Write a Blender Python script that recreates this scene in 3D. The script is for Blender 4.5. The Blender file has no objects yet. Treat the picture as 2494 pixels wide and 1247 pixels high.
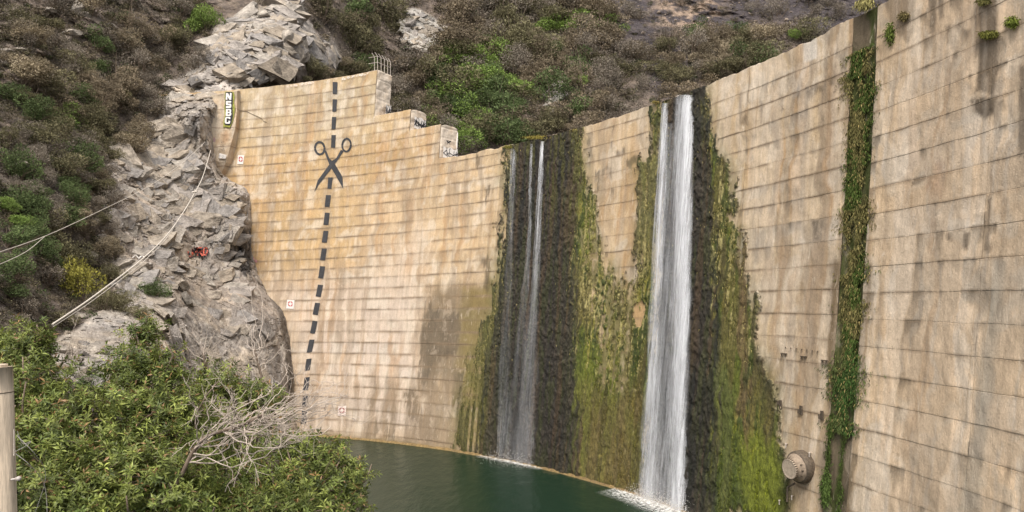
import bpy, math, random, zlib
import numpy as np
from mathutils import Matrix, Vector
from mathutils.bvhtree import BVHTree

random.seed(7); RNG = np.random.default_rng(11)
SC = bpy.context.scene; COL = SC.collection
# ------------------------------------------------------------------ camera
F = 1800.0; PITCH = 0.058645; ROLL = -0.021938; PW, PH = 2494.0, 1247.0
_c, _s, _cr, _sr = math.cos(PITCH), math.sin(PITCH), math.cos(ROLL), math.sin(ROLL)
FWD = np.array([0, _c, _s]); UP0 = np.array([0, -_s, _c]); XH = np.array([1., 0, 0])
RIGHT = _cr*XH + _sr*UP0; UPV = -_sr*XH + _cr*UP0
cam = bpy.data.cameras.new('camera'); camo = bpy.data.objects.new('camera', cam); COL.objects.link(camo)
cam.sensor_width = 36; cam.lens = F/PW*36; cam.clip_start = 0.1; cam.clip_end = 3000
m3 = Matrix((RIGHT, UPV, -FWD)).transposed()
camo.matrix_world = m3.to_4x4(); SC.camera = camo
# ------------------------------------------------------------------ light
SUN_EL, SUN_AZ = math.radians(58), math.radians(188)     # azimuth clockwise from +Y
w = bpy.data.worlds.new('World'); SC.world = w; w.use_nodes = True
wn = w.node_tree.nodes; wn.clear()
sky = wn.new('ShaderNodeTexSky'); sky.sky_type = 'NISHITA'; sky.sun_disc = False
sky.sun_elevation = SUN_EL; sky.sun_rotation = SUN_AZ; sky.dust_density = 4.0; sky.air_density = 1.0
hs = wn.new('ShaderNodeHueSaturation'); hs.inputs['Saturation'].default_value = 0.12
bg = wn.new('ShaderNodeBackground'); bg.inputs['Strength'].default_value = 0.12
wo = wn.new('ShaderNodeOutputWorld')
w.node_tree.links.new(sky.outputs[0], hs.inputs['Color']); w.node_tree.links.new(hs.outputs[0], bg.inputs[0])
w.node_tree.links.new(bg.outputs[0], wo.inputs[0])
sl = bpy.data.lights.new('sun', 'SUN'); sl.energy = 1.5; sl.angle = math.radians(18); sl.color = (1.0, 0.90, 0.78)
so = bpy.data.objects.new('sun', sl); COL.objects.link(so)
sd = Vector((math.sin(SUN_AZ)*math.cos(SUN_EL), math.cos(SUN_AZ)*math.cos(SUN_EL), math.sin(SUN_EL)))
so.rotation_euler = sd.to_track_quat('Z', 'Y').to_euler()
vs = SC.view_settings; vs.view_transform = 'Standard'; vs.look = 'None'; vs.gamma = 1; vs.use_curve_mapping = False
vs.exposure = 1.15
SC.cycles.max_bounces = 6; SC.cycles.transparent_max_bounces = 24; SC.cycles.use_denoising = True

# ------------------------------------------------------------------ maths helpers
def proj(P):
    P = np.asarray(P, float)
    d = P@FWD; return P@RIGHT/d*F+PW/2, -(P@UPV)/d*F+PH/2
def ray(x, y):
    x = np.asarray(x, float); y = np.asarray(y, float)
    return FWD + ((x-PW/2)/F)[..., None]*RIGHT - ((y-PH/2)/F)[..., None]*UPV
def at(x, y, Y):
    d = ray(x, y); return d/d[..., 1:2]*np.asarray(Y, float)[..., None]
CX, CY, R0, K1, K2 = -60.06255, 27.77357, 87.5126, 0.102834, 0.000845
ZC, ZW, ZB = 19.2, -18.3, 34.14
def rad(z):
    d = ZC-np.asarray(z, float); return R0-K1*d-K2*d*np.abs(d)
def face(th, z, off=0.0):      # th in degrees; off = metres proud of the face towards the camera side
    t = np.radians(th); r = rad(z)-off
    return np.stack([CX+r*np.cos(t), CY+r*np.sin(t), z+0*t], -1)
_T, _Z = np.meshgrid(np.linspace(-4, 92, 260), np.linspace(-20, 37, 180), indexing='ij')
_GX, _GY = proj(face(_T, _Z)); _ok = face(_T, _Z)[..., 1] > 20
def inv(x, y, off=0.0):
    d = (_GX-x)**2+(_GY-y)**2; d[~_ok] = 1e12
    i = np.unravel_index(np.argmin(d), d.shape); v = np.array([_T[i], _Z[i]])
    for _ in range(12):
        f = np.array(proj(face(v[0], v[1], off)))-[x, y]
        a = np.array(proj(face(v[0]+1e-3, v[1], off)))-[x, y]; b = np.array(proj(face(v[0], v[1]+1e-3, off)))-[x, y]
        J = np.array([(a-f)/1e-3, (b-f)/1e-3]).T
        v = v-np.clip(np.linalg.solve(J, f), -3, 3)
    return v
def _h(ix, iy, iz, s):
    n = (ix*np.uint32(374761393)+iy*np.uint32(668265263)+iz*np.uint32(2147483647)+np.uint32(s*974634777 & 0xffffffff)).astype(np.uint32)
    n = (n ^ (n >> np.uint32(13)))*np.uint32(1274126177); n = (n ^ (n >> np.uint32(16)))*np.uint32(2246822519)
    return ((n ^ (n >> np.uint32(15))) & np.uint32(0xffffff)).astype(np.float32)/np.float32(16777216)
def vnoise(P, s=0):            # value noise 0..1
    P = np.asarray(P, np.float32); i = np.floor(P); f = P-i; i = i.astype(np.int64).astype(np.uint32)
    f = f*f*f*(f*(f*6-15)+10); out = 0
    for a in (0, 1):
        wa = f[..., 0] if a else 1-f[..., 0]
        for b in (0, 1):
            wb = f[..., 1] if b else 1-f[..., 1]
            for c in (0, 1):
                wc = f[..., 2] if c else 1-f[..., 2]
                out = out+wa*wb*wc*_h(i[..., 0]+np.uint32(a), i[..., 1]+np.uint32(b), i[..., 2]+np.uint32(c), s)
    return out
def fbm(P, o=4, s=0, g=0.5):
    P = np.asarray(P, np.float32); t = 0; a = 1; n = 0
    for k in range(o):
        t = t+a*vnoise(P*2.03**k+k*17.3, s+k); n += a; a *= g
    return t/n
def facets(P, s=0, tilt=0.8, jump=0.5):   # broken-rock relief: flat-sided blocks meeting in sharp creases
    P = np.asarray(P, np.float32); i0 = np.floor(P).astype(np.int64)
    best = np.full(P.shape[:-1], 1e9, np.float32); sec = best.copy(); rnd = np.zeros_like(best)
    for a in (-1, 0, 1):
        for b in (-1, 0, 1):
            for c in (-1, 0, 1):
                i = (i0+[a, b, c]).astype(np.uint32); x, y, z = i[..., 0], i[..., 1], i[..., 2]
                cc = (i0+[a, b, c]).astype(np.float32)+np.stack([_h(x, y, z, s+k) for k in (1, 2, 3)], -1)
                q = P-cc; n = np.stack([_h(x, y, z, s+k) for k in (4, 5, 6)], -1)-.5; r = _h(x, y, z, s+7); r2 = _h(x, y, z, s+8)
                u = np.abs(q[..., 0]*(.5+r2)+q[..., 2]*(r2-.5)); w_ = np.abs(q[..., 2]*(1.4-r2)+q[..., 1]*(r-.5)); d = np.maximum(np.maximum(u, w_), np.abs(q[..., 1])*.8+.15*u)*1.25
                v = d+(q*n).sum(-1)*tilt+(r-.5)*jump
                m = v < best; sec = np.where(m, best, np.minimum(sec, v)); best = np.where(m, v, best); rnd = np.where(m, r, rnd)
    return best-.55, sec-best, rnd
def sstep(a, b, x):
    t = np.clip((x-a)/(b-a), 0, 1); return t*t*(3-2*t)
def poly_mask(x, y, poly, soft=8.0):      # 1 inside, fading over soft pixels across the outline
    p = np.array(poly, float); q = np.roll(p, -1, 0); out = np.zeros(x.shape, np.float32)
    sel = (x > p[:, 0].min()-soft) & (x < p[:, 0].max()+soft) & (y > p[:, 1].min()-soft) & (y < p[:, 1].max()+soft)
    if not sel.any(): return out
    X, Y = x[sel], y[sel]; ins = np.zeros(X.shape, bool); dm = np.full(X.shape, 1e9)
    for (x0, y0), (x1, y1) in zip(p, q):
        c = ((y0 > Y) != (y1 > Y)) & (X < (x1-x0)*(Y-y0)/(y1-y0+1e-9)+x0); ins ^= c
        t = np.clip(((X-x0)*(x1-x0)+(Y-y0)*(y1-y0))/((x1-x0)**2+(y1-y0)**2+1e-9), 0, 1)
        dm = np.minimum(dm, np.hypot(X-x0-t*(x1-x0), Y-y0-t*(y1-y0)))
    out[sel] = sstep(-soft, soft, np.where(ins, dm, -dm)); return out
def mixc(c, k, m):
    m = np.asarray(m)[..., None]; return c*(1-m)+np.asarray(k, np.float32)*m

# ------------------------------------------------------------------ object helpers
def mesh(name, V, Fc, col=None, attrs=None, smooth=False, uv=None):
    V = np.asarray(V, np.float32).reshape(-1, 3); me = bpy.data.meshes.new(name)
    if not isinstance(Fc, list) or np.ndim(Fc[0]) < 2: Fc = [Fc]
    Fc = [np.asarray(f, np.int32) for f in Fc if len(f)]
    loops = np.concatenate([f.ravel() for f in Fc]); tot = np.concatenate([np.full(len(f), f.shape[1], np.int32) for f in Fc])
    st = np.concatenate([[0], np.cumsum(tot)[:-1]]).astype(np.int32)
    me.vertices.add(len(V)); me.vertices.foreach_set('co', V.ravel())
    me.loops.add(len(loops)); me.loops.foreach_set('vertex_index', loops)
    me.polygons.add(len(tot)); me.polygons.foreach_set('loop_start', st)
    me.polygons.foreach_set('use_smooth', np.full(len(tot), smooth))
    if col is not None:
        c = np.asarray(col, np.float32); 
        if c.shape[-1] == 3: c = np.concatenate([c, np.ones(c.shape[:-1]+(1,), np.float32)], -1)
        a = me.color_attributes.new('Col', 'FLOAT_COLOR', 'POINT'); a.data.foreach_set('color', np.ascontiguousarray(c.reshape(-1, 4)).ravel())
    for k, v in (attrs or {}).items():
        v = np.asarray(v, np.float32)
        if v.ndim > 1: me.attributes.new(k, 'FLOAT_VECTOR', 'POINT').data.foreach_set('vector', v.ravel())
        else: me.attributes.new(k, 'FLOAT', 'POINT').data.foreach_set('value', v)
    me.update(calc_edges=True); me.validate(); return me
def obj(name, me, mat=None, parent=None, label=None, cat=None, group=None, kind=None):
    o = bpy.data.objects.new(name, me); COL.objects.link(o)
    if mat is not None and me is not None and not me.materials: me.materials.append(mat)
    if parent is not None: o.parent = parent
    return tag(o, label, cat, group, kind)
def tag(o, label=None, cat=None, group=None, kind=None):
    if label: o['label'] = label
    if cat: o['category'] = cat
    if group: o['group'] = group
    if kind: o['kind'] = kind
    return o
def grid_faces(nu, nv):
    a = np.arange(nu*nv).reshape(nu, nv); return np.stack([a[:-1, :-1], a[1:, :-1], a[1:, 1:], a[:-1, 1:]], -1).reshape(-1, 4)
class MB:                                    # collects boxes and tubes into one mesh
    def __init__(s): s.v = []; s.f = []; s.t = []; s.n = 0
    def add(s, V, Fq):
        V = np.asarray(V, float); Fq = np.asarray(Fq)+s.n; (s.f if Fq.shape[1] == 4 else s.t).append(Fq); s.v.append(V); s.n += len(V); return s
    def box(s, c, sz, ax=None):
        g = np.array([[i, j, k] for i in (-.5, .5) for j in (-.5, .5) for k in (-.5, .5)])*np.array(sz)
        if ax is not None: g = g@np.array(ax)
        return s.add(g+np.array(c), [[0, 1, 3, 2], [4, 6, 7, 5], [0, 4, 5, 1], [2, 3, 7, 6], [0, 2, 6, 4], [1, 5, 7, 3]])
    def tube(s, pts, r, n=8, cap=True):
        pts = np.asarray(pts, float); r = np.broadcast_to(r, len(pts)); t = np.gradient(pts, axis=0); t /= np.linalg.norm(t, axis=1)[:, None]+1e-12
        a = np.cross(t, [0.13, 0.21, 1.0] if abs(t[:, 2]).mean() < .85 else [1, 0.1, 0.]); a /= np.linalg.norm(a, axis=1)[:, None]; b = np.cross(t, a)
        k = np.linspace(0, 2*np.pi, n, endpoint=False)
        V = pts[:, None]+(a[:, None]*np.cos(k)[:, None]+b[:, None]*np.sin(k)[:, None])*r[:, None, None]
        m = len(pts); i = np.arange(m-1)[:, None]*n; j = np.arange(n); j2 = (j+1) % n
        Fq = np.stack([i+j, i+j2, i+n+j2, i+n+j], -1).reshape(-1, 4); s.add(V.reshape(-1, 3), Fq)
        if cap:
            b0 = s.n-m*n
            for e in (0, m-1):
                ring = np.arange(n)+b0+e*n; c = s.n; s.v.append(pts[e:e+1]); s.n += 1
                s.t.append(np.stack([np.full(n, c), ring, np.roll(ring, -1)], -1))
        return s
    def lathe(s, o, ax, prof, n=28):         # prof: list of (distance along axis, radius)
        ax = np.array(ax, float); ax /= np.linalg.norm(ax); a = np.cross(ax, [0, 0, 1.]); a /= np.linalg.norm(a); b = np.cross(ax, a)
        k = np.linspace(0, 2*np.pi, n, endpoint=False); p = np.array(prof, float)
        V = np.array(o)+p[:, 0, None, None]*ax+(a*np.cos(k)[:, None]+b*np.sin(k)[:, None])[None]*p[:, 1, None, None]
        i = np.arange(len(p)-1)[:, None]*n; j = np.arange(n); j2 = (j+1) % n
        return s.add(V.reshape(-1, 3), np.stack([i+j, i+j2, i+n+j2, i+n+j], -1).reshape(-1, 4))
    def me(s, name, smooth=False, col=None):
        V = np.concatenate(s.v); fs = []
        if s.f: fs.append(np.concatenate(s.f))
        if s.t: fs.append(np.concatenate(s.t))
        return mesh(name, V, fs, smooth=smooth, col=None if col is None else np.tile(np.array(col, np.float32), (len(V), 1)))

# ------------------------------------------------------------------ materials
def mat(name, col=(.5, .5, .5), rough=.8, attr=False, noise=None, bump=None, metal=0, spec=.3, transl=0, wetalpha=False, stretch=None):
    m = bpy.data.materials.new(name); m.use_nodes = True; nt = m.node_tree; N = nt.nodes; L = nt.links
    p = N['Principled BSDF']; p.inputs['Roughness'].default_value = rough; p.inputs['Metallic'].default_value = metal
    p.inputs['Specular IOR Level'].default_value = spec
    if attr:
        a = N.new('ShaderNodeAttribute'); a.attribute_name = 'Col'; c = a.outputs['Color']
    else:
        r = N.new('ShaderNodeRGB'); r.outputs[0].default_value = (*col, 1); c = r.outputs[0]
    tc = N.new('ShaderNodeTexCoord'); vec = tc.outputs['Object']
    if stretch:
        u = N.new('ShaderNodeAttribute'); u.attribute_name = 'wallco'; vec = u.outputs['Vector']
    for sc, lo, hi, st in (noise or []):
        mp = N.new('ShaderNodeMapping'); mp.inputs['Scale'].default_value = st if isinstance(st, tuple) else (st,)*3; L.new(vec, mp.inputs[0])
        n = N.new('ShaderNodeTexNoise'); n.inputs['Scale'].default_value = sc; n.inputs['Detail'].default_value = 7; n.inputs['Roughness'].default_value = .65; L.new(mp.outputs[0], n.inputs[0])
        mr = N.new('ShaderNodeMapRange'); mr.inputs[1].default_value = .3; mr.inputs[2].default_value = .7; mr.inputs[3].default_value = lo; mr.inputs[4].default_value = hi; L.new(n.outputs[0], mr.inputs[0])
        x = N.new('ShaderNodeVectorMath'); x.operation = 'SCALE'; L.new(c, x.inputs[0]); L.new(mr.outputs[0], x.inputs['Scale']); c = x.outputs[0]
    L.new(c, p.inputs['Base Color'])
    if wetalpha:
        mr = N.new('ShaderNodeMapRange'); mr.inputs[3].default_value = .35; mr.inputs[4].default_value = rough; L.new(a.outputs['Alpha'], mr.inputs[0]); L.new(mr.outputs[0], p.inputs['Roughness'])
    prev = None
    for sc, dist, st in (bump or []):
        mp = N.new('ShaderNodeMapping'); mp.inputs['Scale'].default_value = st if isinstance(st, tuple) else (st,)*3; L.new(vec, mp.inputs[0])
        n = N.new('ShaderNodeTexNoise'); n.inputs['Scale'].default_value = sc; n.inputs['Detail'].default_value = 6; n.inputs['Roughness'].default_value = .65; L.new(mp.outputs[0], n.inputs[0])
        b = N.new('ShaderNodeBump'); b.inputs['Strength'].default_value = 1; b.inputs['Distance'].default_value = dist; L.new(n.outputs[0], b.inputs['Height'])
        if prev: L.new(prev.outputs[0], b.inputs['Normal'])
        prev = b
    if prev: L.new(prev.outputs[0], p.inputs['Normal'])
    if transl:
        t = N.new('ShaderNodeBsdfTranslucent'); L.new(c, t.inputs[0]); mx = N.new('ShaderNodeMixShader'); mx.inputs[0].default_value = transl
        L.new(p.outputs[0], mx.inputs[1]); L.new(t.outputs[0], mx.inputs[2]); L.new(mx.outputs[0], N['Material Output'].inputs[0])
    return m
M = {}
M['concrete'] = mat('weathered_concrete', rough=.9, attr=True, wetalpha=True, stretch=True, spec=.25,
    noise=[(1.0, .86, 1.11, (3.0, .22, 1)), (1.0, .86, 1.12, (9, 5, 1)), (1.0, .86, 1.12, (.9, .5, 1)), (1.0, .90, 1.08, (22, 1.6, 1))], bump=[(1, .07, (2.5, 1.2, 1)), (1, .035, (14, 9, 1))])
def overlay(m, col, scale, lo, hi, k):       # a second tone with ragged edges, broken up by noise
    nt = m.node_tree; N = nt.nodes; L = nt.links; p = N['Principled BSDF']; src = p.inputs['Base Color'].links[0].from_socket
    u = N.new('ShaderNodeAttribute'); u.attribute_name = 'wallco'; mp = N.new('ShaderNodeMapping'); mp.inputs['Scale'].default_value = scale; L.new(u.outputs['Vector'], mp.inputs[0])
    n = N.new('ShaderNodeTexNoise'); n.inputs['Scale'].default_value = 1; n.inputs['Detail'].default_value = 9; n.inputs['Roughness'].default_value = .68; n.inputs['Distortion'].default_value = .6; L.new(mp.outputs[0], n.inputs[0])
    mr = N.new('ShaderNodeMapRange'); mr.inputs[1].default_value = lo; mr.inputs[2].default_value = hi; mr.inputs[4].default_value = k; L.new(n.outputs[0], mr.inputs[0])
    at_ = N.new('ShaderNodeAttribute'); at_.attribute_name = 'Col'; mu = N.new('ShaderNodeMath'); mu.operation = 'MULTIPLY'; L.new(mr.outputs[0], mu.inputs[0]); L.new(at_.outputs['Alpha'], mu.inputs[1])
    x = N.new('ShaderNodeMixRGB'); x.inputs[2].default_value = (*col, 1); L.new(mu.outputs[0], x.inputs[0]); L.new(src, x.inputs[1]); L.new(x.outputs[0], p.inputs['Base Color'])
overlay(M['concrete'], (.62, .51, .39), (.55, .42, 1), .56, .62, .22)
overlay(M['concrete'], (.66, .56, .44), (2.4, .55, 1), .60, .66, .4)
overlay(M['concrete'], (.30, .19, .10), (1.9, .10, 1), .60, .70, .4)
overlay(M['concrete'], (.17, .13, .095), (2.8, .28, 1), .66, .72, .5)
M['core'] = mat('dark_joint_concrete', (.13, .10, .07), .95, noise=[(1, .7, 1.3, 1)])
M['rock'] = mat('granite_rock', rough=.9, attr=True, noise=[(1, .62, 1.22, .35), (1, .68, 1.22, 1.3), (1, .72, 1.22, 5.0)], bump=[(1, .40, 1.3), (1, .14, 5.0)])
M['soil'] = mat('hillside_soil', rough=1, attr=True, noise=[(1, .6, 1.4, .7), (1, .6, 1.4, 3.0)], bump=[(1, .5, 1.2), (1, .2, 5)])
M['moss'] = mat('wet_moss', rough=.8, attr=True, noise=[(1, .55, 1.45, (5, 5, 2)), (1, .6, 1.4, (14, 14, 7))], bump=[(1, .12, (7, 7, 3)), (1, .06, 18)], spec=.35)
M['leaf'] = mat('leaf', rough=.5, attr=True, transl=.25, spec=.4)
M['scrub'] = mat('scrub_leaf', rough=.9, attr=True, transl=.15, spec=.15)
M['bark'] = mat('bark', (.16, .12, .09), .95, noise=[(1, .6, 1.3, (14, 14, 4))], bump=[(1, .01, 30)])
M['deadwood'] = mat('dead_wood', (.44, .37, .31), .9, noise=[(1, .7, 1.2, 9)])
M['steel'] = mat('rusty_steel', (.125, .098, .072), .75, noise=[(1, .5, 1.4, 6), (1, .7, 1.2, 25)], bump=[(1, .01, 20)], metal=.3)
M['galv'] = mat('galvanised_metal', (.50, .44, .38), .6, noise=[(1, .7, 1.2, 8)], metal=.2)
M['flange'] = mat('pale_cast_iron', (.42, .34, .26), .8, noise=[(1, .7, 1.25, 6)])
M['dish'] = mat('weathered_cast_iron', (.27, .21, .155), .8, noise=[(1, .6, 1.3, 5), (1, .8, 1.2, 25)])
M['rope'] = mat('white_cable', (.50, .45, .39), .8, noise=[(1, .8, 1.1, 20)])
M['wire'] = mat('grey_wire', (.30, .28, .26), .7)
M['paint_dark'] = mat('charcoal_paint', (.040, .040, .043), .85, noise=[(1, .75, 1.3, 1.4), (1, .8, 1.3, 9)])
M['paint_white'] = mat('white_paint', (.72, .68, .64), .85, noise=[(1, .85, 1.05, 2), (1, .85, 1.1, 12)])
M['paint_faded'] = mat('faded_white_paint', (.72, .60, .54), .85, noise=[(1, .8, 1.1, 2)])
M['paint_red'] = mat('red_paint', (.42, .06, .07), .85, noise=[(1, .75, 1.25, 5)])
M['paint_pink'] = mat('faded_red_paint', (.32, .10, .10), .85, noise=[(1, .75, 1.2, 5)])
M['paint_black'] = mat('black_paint', (.03, .03, .035), .85)
M['paint_yellow'] = mat('yellow_green_paint', (.25, .25, .055), .85, noise=[(1, .5, 1.5, 4)])
M['paint_orange'] = mat('orange_red_paint', (.50, .12, .08), .85, noise=[(1, .7, 1.2, 3)])
M['ceramic'] = mat('grey_porcelain', (.38, .34, .31), .4, spec=.5)
M['pole'] = mat('pole_wood', (.60, .49, .37), .9, noise=[(1, .55, 1.35, (9, 9, 1.0)), (1, .8, 1.2, (40, 40, 5))], bump=[(1, .01, (30, 30, 3))])

# ------------------------------------------------------------------ dam face
LEFT_TH = 87.5
def wall_relief(th, z):                    # small unevenness of the cast face, metres proud
    s = np.radians(th)*86; P = np.stack([s, z, 0*s], -1)
    rough = sstep(40, 18, th)
    return (fbm(P*[.35, .25, 1], 3, 3)-.5)*.12+(fbm(P*[2.2, 1.1, 1], 3, 5)-.5)*(.04+.05*rough)
def wall_colour(th, z, jd):                # real colour of the concrete with its stains; jd = metres below the joint above
    s = np.radians(th)*86; x, y = proj(face(th, z)); P = np.stack([s, z, 0*s], -1)
    wx = x+(fbm(P*[.9, .25, 1], 3, 21)-.5)*26; wy = y+(fbm(P*[.9, .2, 1], 3, 22)-.5)*46
    P = P+np.stack([(fbm(P*[.6, .35, 1], 3, 23)-.5)*1.6, (fbm(P*[.5, .4, 1], 3, 24)-.5)*1.8, 0*s], -1)
    n1 = fbm(P*[.12, .10, 1], 4, 31); st = fbm(P*[1.3, .10, 1], 4, 32); st2 = fbm(P*[2.6, .22, 1], 4, 33); bl = fbm(P*[.7, .6, 1], 4, 34)
    c = np.zeros(th.shape+(3,), np.float32)+[.49, .365, .23]
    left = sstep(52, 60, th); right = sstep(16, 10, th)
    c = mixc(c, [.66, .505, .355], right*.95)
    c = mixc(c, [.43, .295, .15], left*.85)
    c = c*(.84+.32*fbm(P*[.45, .5, 1], 4, 36))[..., None]
    c = c*(.92+.16*vnoise(P*[.12, .66, 1], 44))[..., None]
    c = mixc(c, [.53, .435, .355], poly_mask(wx, wy, [(650, 690), (880, 660), (1030, 560), (1040, 1060), (720, 1080), (700, 800)], 60)*.9)
    c = mixc(c, [.44, .265, .12], poly_mask(wx, wy, [(600, 470), (880, 520), (885, 640), (620, 690)], 60)*.6*sstep(.35, .65, n1))
    c = mixc(c, [.40, .34, .24], poly_mask(wx, wy, [(490, 200), (960, 160), (940, 330), (600, 350)], 50)*.55)
    c = mixc(c, [.52, .40, .28], left*poly_mask(wx, wy, [(880, 460), (1060, 420), (1045, 700), (880, 700)], 40)*.55)
    c = mixc(c, [.60, .52, .42], sstep(.54, .66, bl)*.5)                       # pale lime bloom
    c = mixc(c, [.58, .50, .41], sstep(.56, .68, st2)*(.25+.35*right))
    c = mixc(c, [.38, .22, .10], sstep(.52, .68, st)*sstep(.35, .6, n1)*.5)      # rusty runs
    c = mixc(c, [.27, .20, .135], sstep(.54, .70, fbm(P*[1.1, .07, 1], 4, 35))*(.5-.2*right))
    pid = vnoise(P*[1.4, .6, 1], 43)
    drip = sstep(.58, .66, vnoise(P*[1.9, .02, 1], 41))*sstep(.46, .58, vnoise(P*[.30, .55, 1], 42))*np.exp(-np.maximum(jd, 0)/(.25+1.1*pid))
    c = mixc(c, [.13, .105, .075], drip*.85*(1-.75*sstep(42, 50, th)))
    lg = lambda poly, col, k, soft=9: mixc(c, col, poly_mask(wx, wy, poly, soft)*k)
    c = lg([(1040, 700), (1200, 690), (1210, 800), (1130, 900), (1035, 960), (1025, 800)], [.17, .13, .085], .8, 22)
    c = lg([(1130, 700), (1200, 690), (1190, 880), (1180, 1095), (1112, 1085), (1112, 900)], [.20, .15, .055], .75, 16)
    c = mixc(c, [.10, .08, .06], poly_mask(wx, wy, [(1102, 900), (1126, 900), (1120, 1050), (1108, 1050)], 5)*.8)
    c = mixc(c, [.15, .115, .08], poly_mask(wx, wy, [(975, 945), (1030, 950), (1028, 1010), (985, 1005)], 6)*sstep(.40, .5, st2)*.9)
    xs_ = x+(st2-.5)*30+(bl-.5)*10; ys_ = y+(st-.5)*60
    c = mixc(c, [.135, .105, .072], poly_mask(xs_, ys_, [(1042, 740), (1075, 760), (1118, 755), (1116, 850), (1075, 870), (1040, 930), (1024, 960), (1026, 850)], 4)*.85)
    c = mixc(c, [.24, .18, .12], poly_mask(xs_, ys_, [(1040, 935), (1110, 900), (1104, 1085), (1050, 1085), (985, 1080), (1000, 1020), (1045, 1010)], 5)*.75)
    c = mixc(c, [.16, .125, .085], poly_mask(xs_, ys_, [(905, 1030), (985, 1020), (975, 1075), (900, 1072)], 6)*sstep(.45, .55, st2)*.8)
    c = mixc(c, [.25, .19, .13], poly_mask(wx, wy, [(860, 930), (1110, 930), (1110, 1085), (850, 1075)], 25)*sstep(.4, .65, st)*.7)
    # dark tongues and broad grey runs seen on the right-hand part
    lg2 = 1.0
    for poly, k in (([(2258, -40), (2280, -40), (2275, 80), (2262, 82)], .8), ([(2285, -40), (2300, -40), (2296, 40), (2288, 42)], .7),
                    ([(2300, 58), (2316, 58), (2312, 104), (2304, 104)], .75), ([(2375, -40), (2432, -40), (2425, 235), (2378, 225)], .72),
                    ([(2365, 246), (2434, 232), (2424, 272), (2402, 292), (2380, 276)], .8), ([(2482, 150), (2510, 150), (2510, 380), (2480, 375)], .75),
                    ([(2395, 478), (2412, 478), (2414, 612), (2398, 606)], .8), ([(2352, 568), (2362, 568), (2361, 612), (2350, 608)], .75),
                    ([(2300, 565), (2322, 568), (2318, 588), (2306, 584)], .7), ([(2345, 75), (2362, 75), (2358, 95), (2348, 95)], .7),
                    ([(1983, 538), (2000, 538), (1996, 590), (1988, 590)], .8), ([(1852, 245), (1862, 245), (1858, 300), (1851, 305)], .8),
                    ([(1800, 225), (1812, 215), (1812, 310), (1802, 300)], .55), ([(1838, 555), (1856, 560), (1850, 640), (1842, 640)], .5),
                    ([(1805, 560), (1812, 560), (1812, 640), (1806, 640)], .6), ([(2150, -30), (2230, -60), (2222, 70), (2205, 104), (2160, 60)], .55),
                    ([(2030, 130), (2066, 110), (2060, 150), (2048, 190), (2040, 170)], .6), ([(1160, 372), (1168, 372), (1166, 408), (1160, 405)], .85),
                    ([(1180, 456), (1198, 456), (1196, 480), (1188, 502)], .85), ([(1176, 620), (1192, 625), (1190, 705), (1176, 700)], .7),
                    ([(1452, 415), (1462, 413), (1460, 460), (1452, 468)], .8), ([(1470, 412), (1480, 410), (1478, 440), (1471, 445)], .7),
                    ([(1484, 408), (1494, 406), (1492, 438), (1486, 436)], .7), ([(1425, 338), (1442, 335), (1440, 392), (1430, 370)], .75),
                    ([(1505, 362), (1518, 360), (1515, 378), (1507, 378)], .7), ([(1520, 395), (1550, 388), (1545, 410), (1524, 412)], .7),
                    ([(1935, 225), (1950, 220), (1948, 245), (1938, 262)], .6), ([(1965, 215), (2010, 195), (2006, 240), (1990, 215), (1972, 240)], .6),
                    ([(2018, 195), (2032, 190), (2030, 212), (2022, 216)], .7), ([(1900, 232), (1912, 228), (1908, 270), (1902, 276)], .6)):
        c = mixc(c, [.095, .072, .05], poly_mask(x+(st2-.5)*26+(bl-.5)*12, y+(st-.5)*40, poly, 5)*min(.92, k*1.12))
    c = mixc(c, [.36, .32, .26], poly_mask(wx, wy, [(2420, 640), (2452, 640), (2425, 900), (2395, 1100), (2380, 1247), (2340, 1247), (2375, 1000)], 14)*.75)
    c = mixc(c, [.40, .24, .15], poly_mask(wx, wy, [(2245, 380), (2290, 400), (2290, 470), (2245, 450)], 20)*.55*sstep(.4, .6, st2))
    c = mixc(c, [.30, .235, .17], poly_mask(wx, wy, [(1930, 600), (2065, 480), (2070, 700), (2020, 1247), (1905, 1247), (1900, 900)], 40)*.35)
    c = mixc(c, [.20, .13, .07], poly_mask(wx, wy, [(1800, 555), (1812, 555), (1822, 1000), (1806, 900)], 5)*.6)    # rust line
    c = mixc(c, [.125, .088, .05], poly_mask(wx, wy, [(2022, 640), (2130, 640), (2105, 850), (2080, 1060), (2075, 1260), (2000, 1260), (2020, 1000), (2018, 800)], 9)*.8)
    c = mixc(c, [.20, .15, .09], np.exp(-(np.abs(th-14.5)-.8).clip(0)/.22)*sstep(19, 14, z)*sstep(.35, .6, st)*.8)
    c = mixc(c, [.58, .53, .46], poly_mask(x, y, [(1958, 103), (1989, 90), (1990, 142), (1958, 152)], 2)*.8)         # pale mortar patch
    c = mixc(c, [.62, .58, .52], poly_mask(wx, wy, [(1925, 185), (1965, 170), (1960, 215), (1930, 225)], 9)*.4)
    c = mixc(c, [.24, .20, .15], sstep(.9, .1, jd)*0)
    # moss tint where the growth thins out over the concrete
    g = np.maximum(poly_mask(wx, wy, MOSS['between'], 26), poly_mask(wx, wy, MOSS['right'], 30)); g = np.maximum(g, poly_mask(wx, wy, MOSS['left'], 24))
    g0 = np.maximum.reduce([poly_mask(wx, wy, MOSS[k_], 70) for k_ in MOSS]); c = mixc(c, [.20, .165, .075], g0*.55*sstep(.35, .65, st+.1)); c = mixc(c, [.13, .12, .035], g*.8*sstep(.3, .65, bl+.1))
    c = mixc(c, [.40, .27, .14], poly_mask(x+8*(bl-.5), y, [(1545, 740), (1560, 728), (1572, 742), (1570, 785), (1558, 802), (1545, 790), (1540, 765)], 3))
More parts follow.
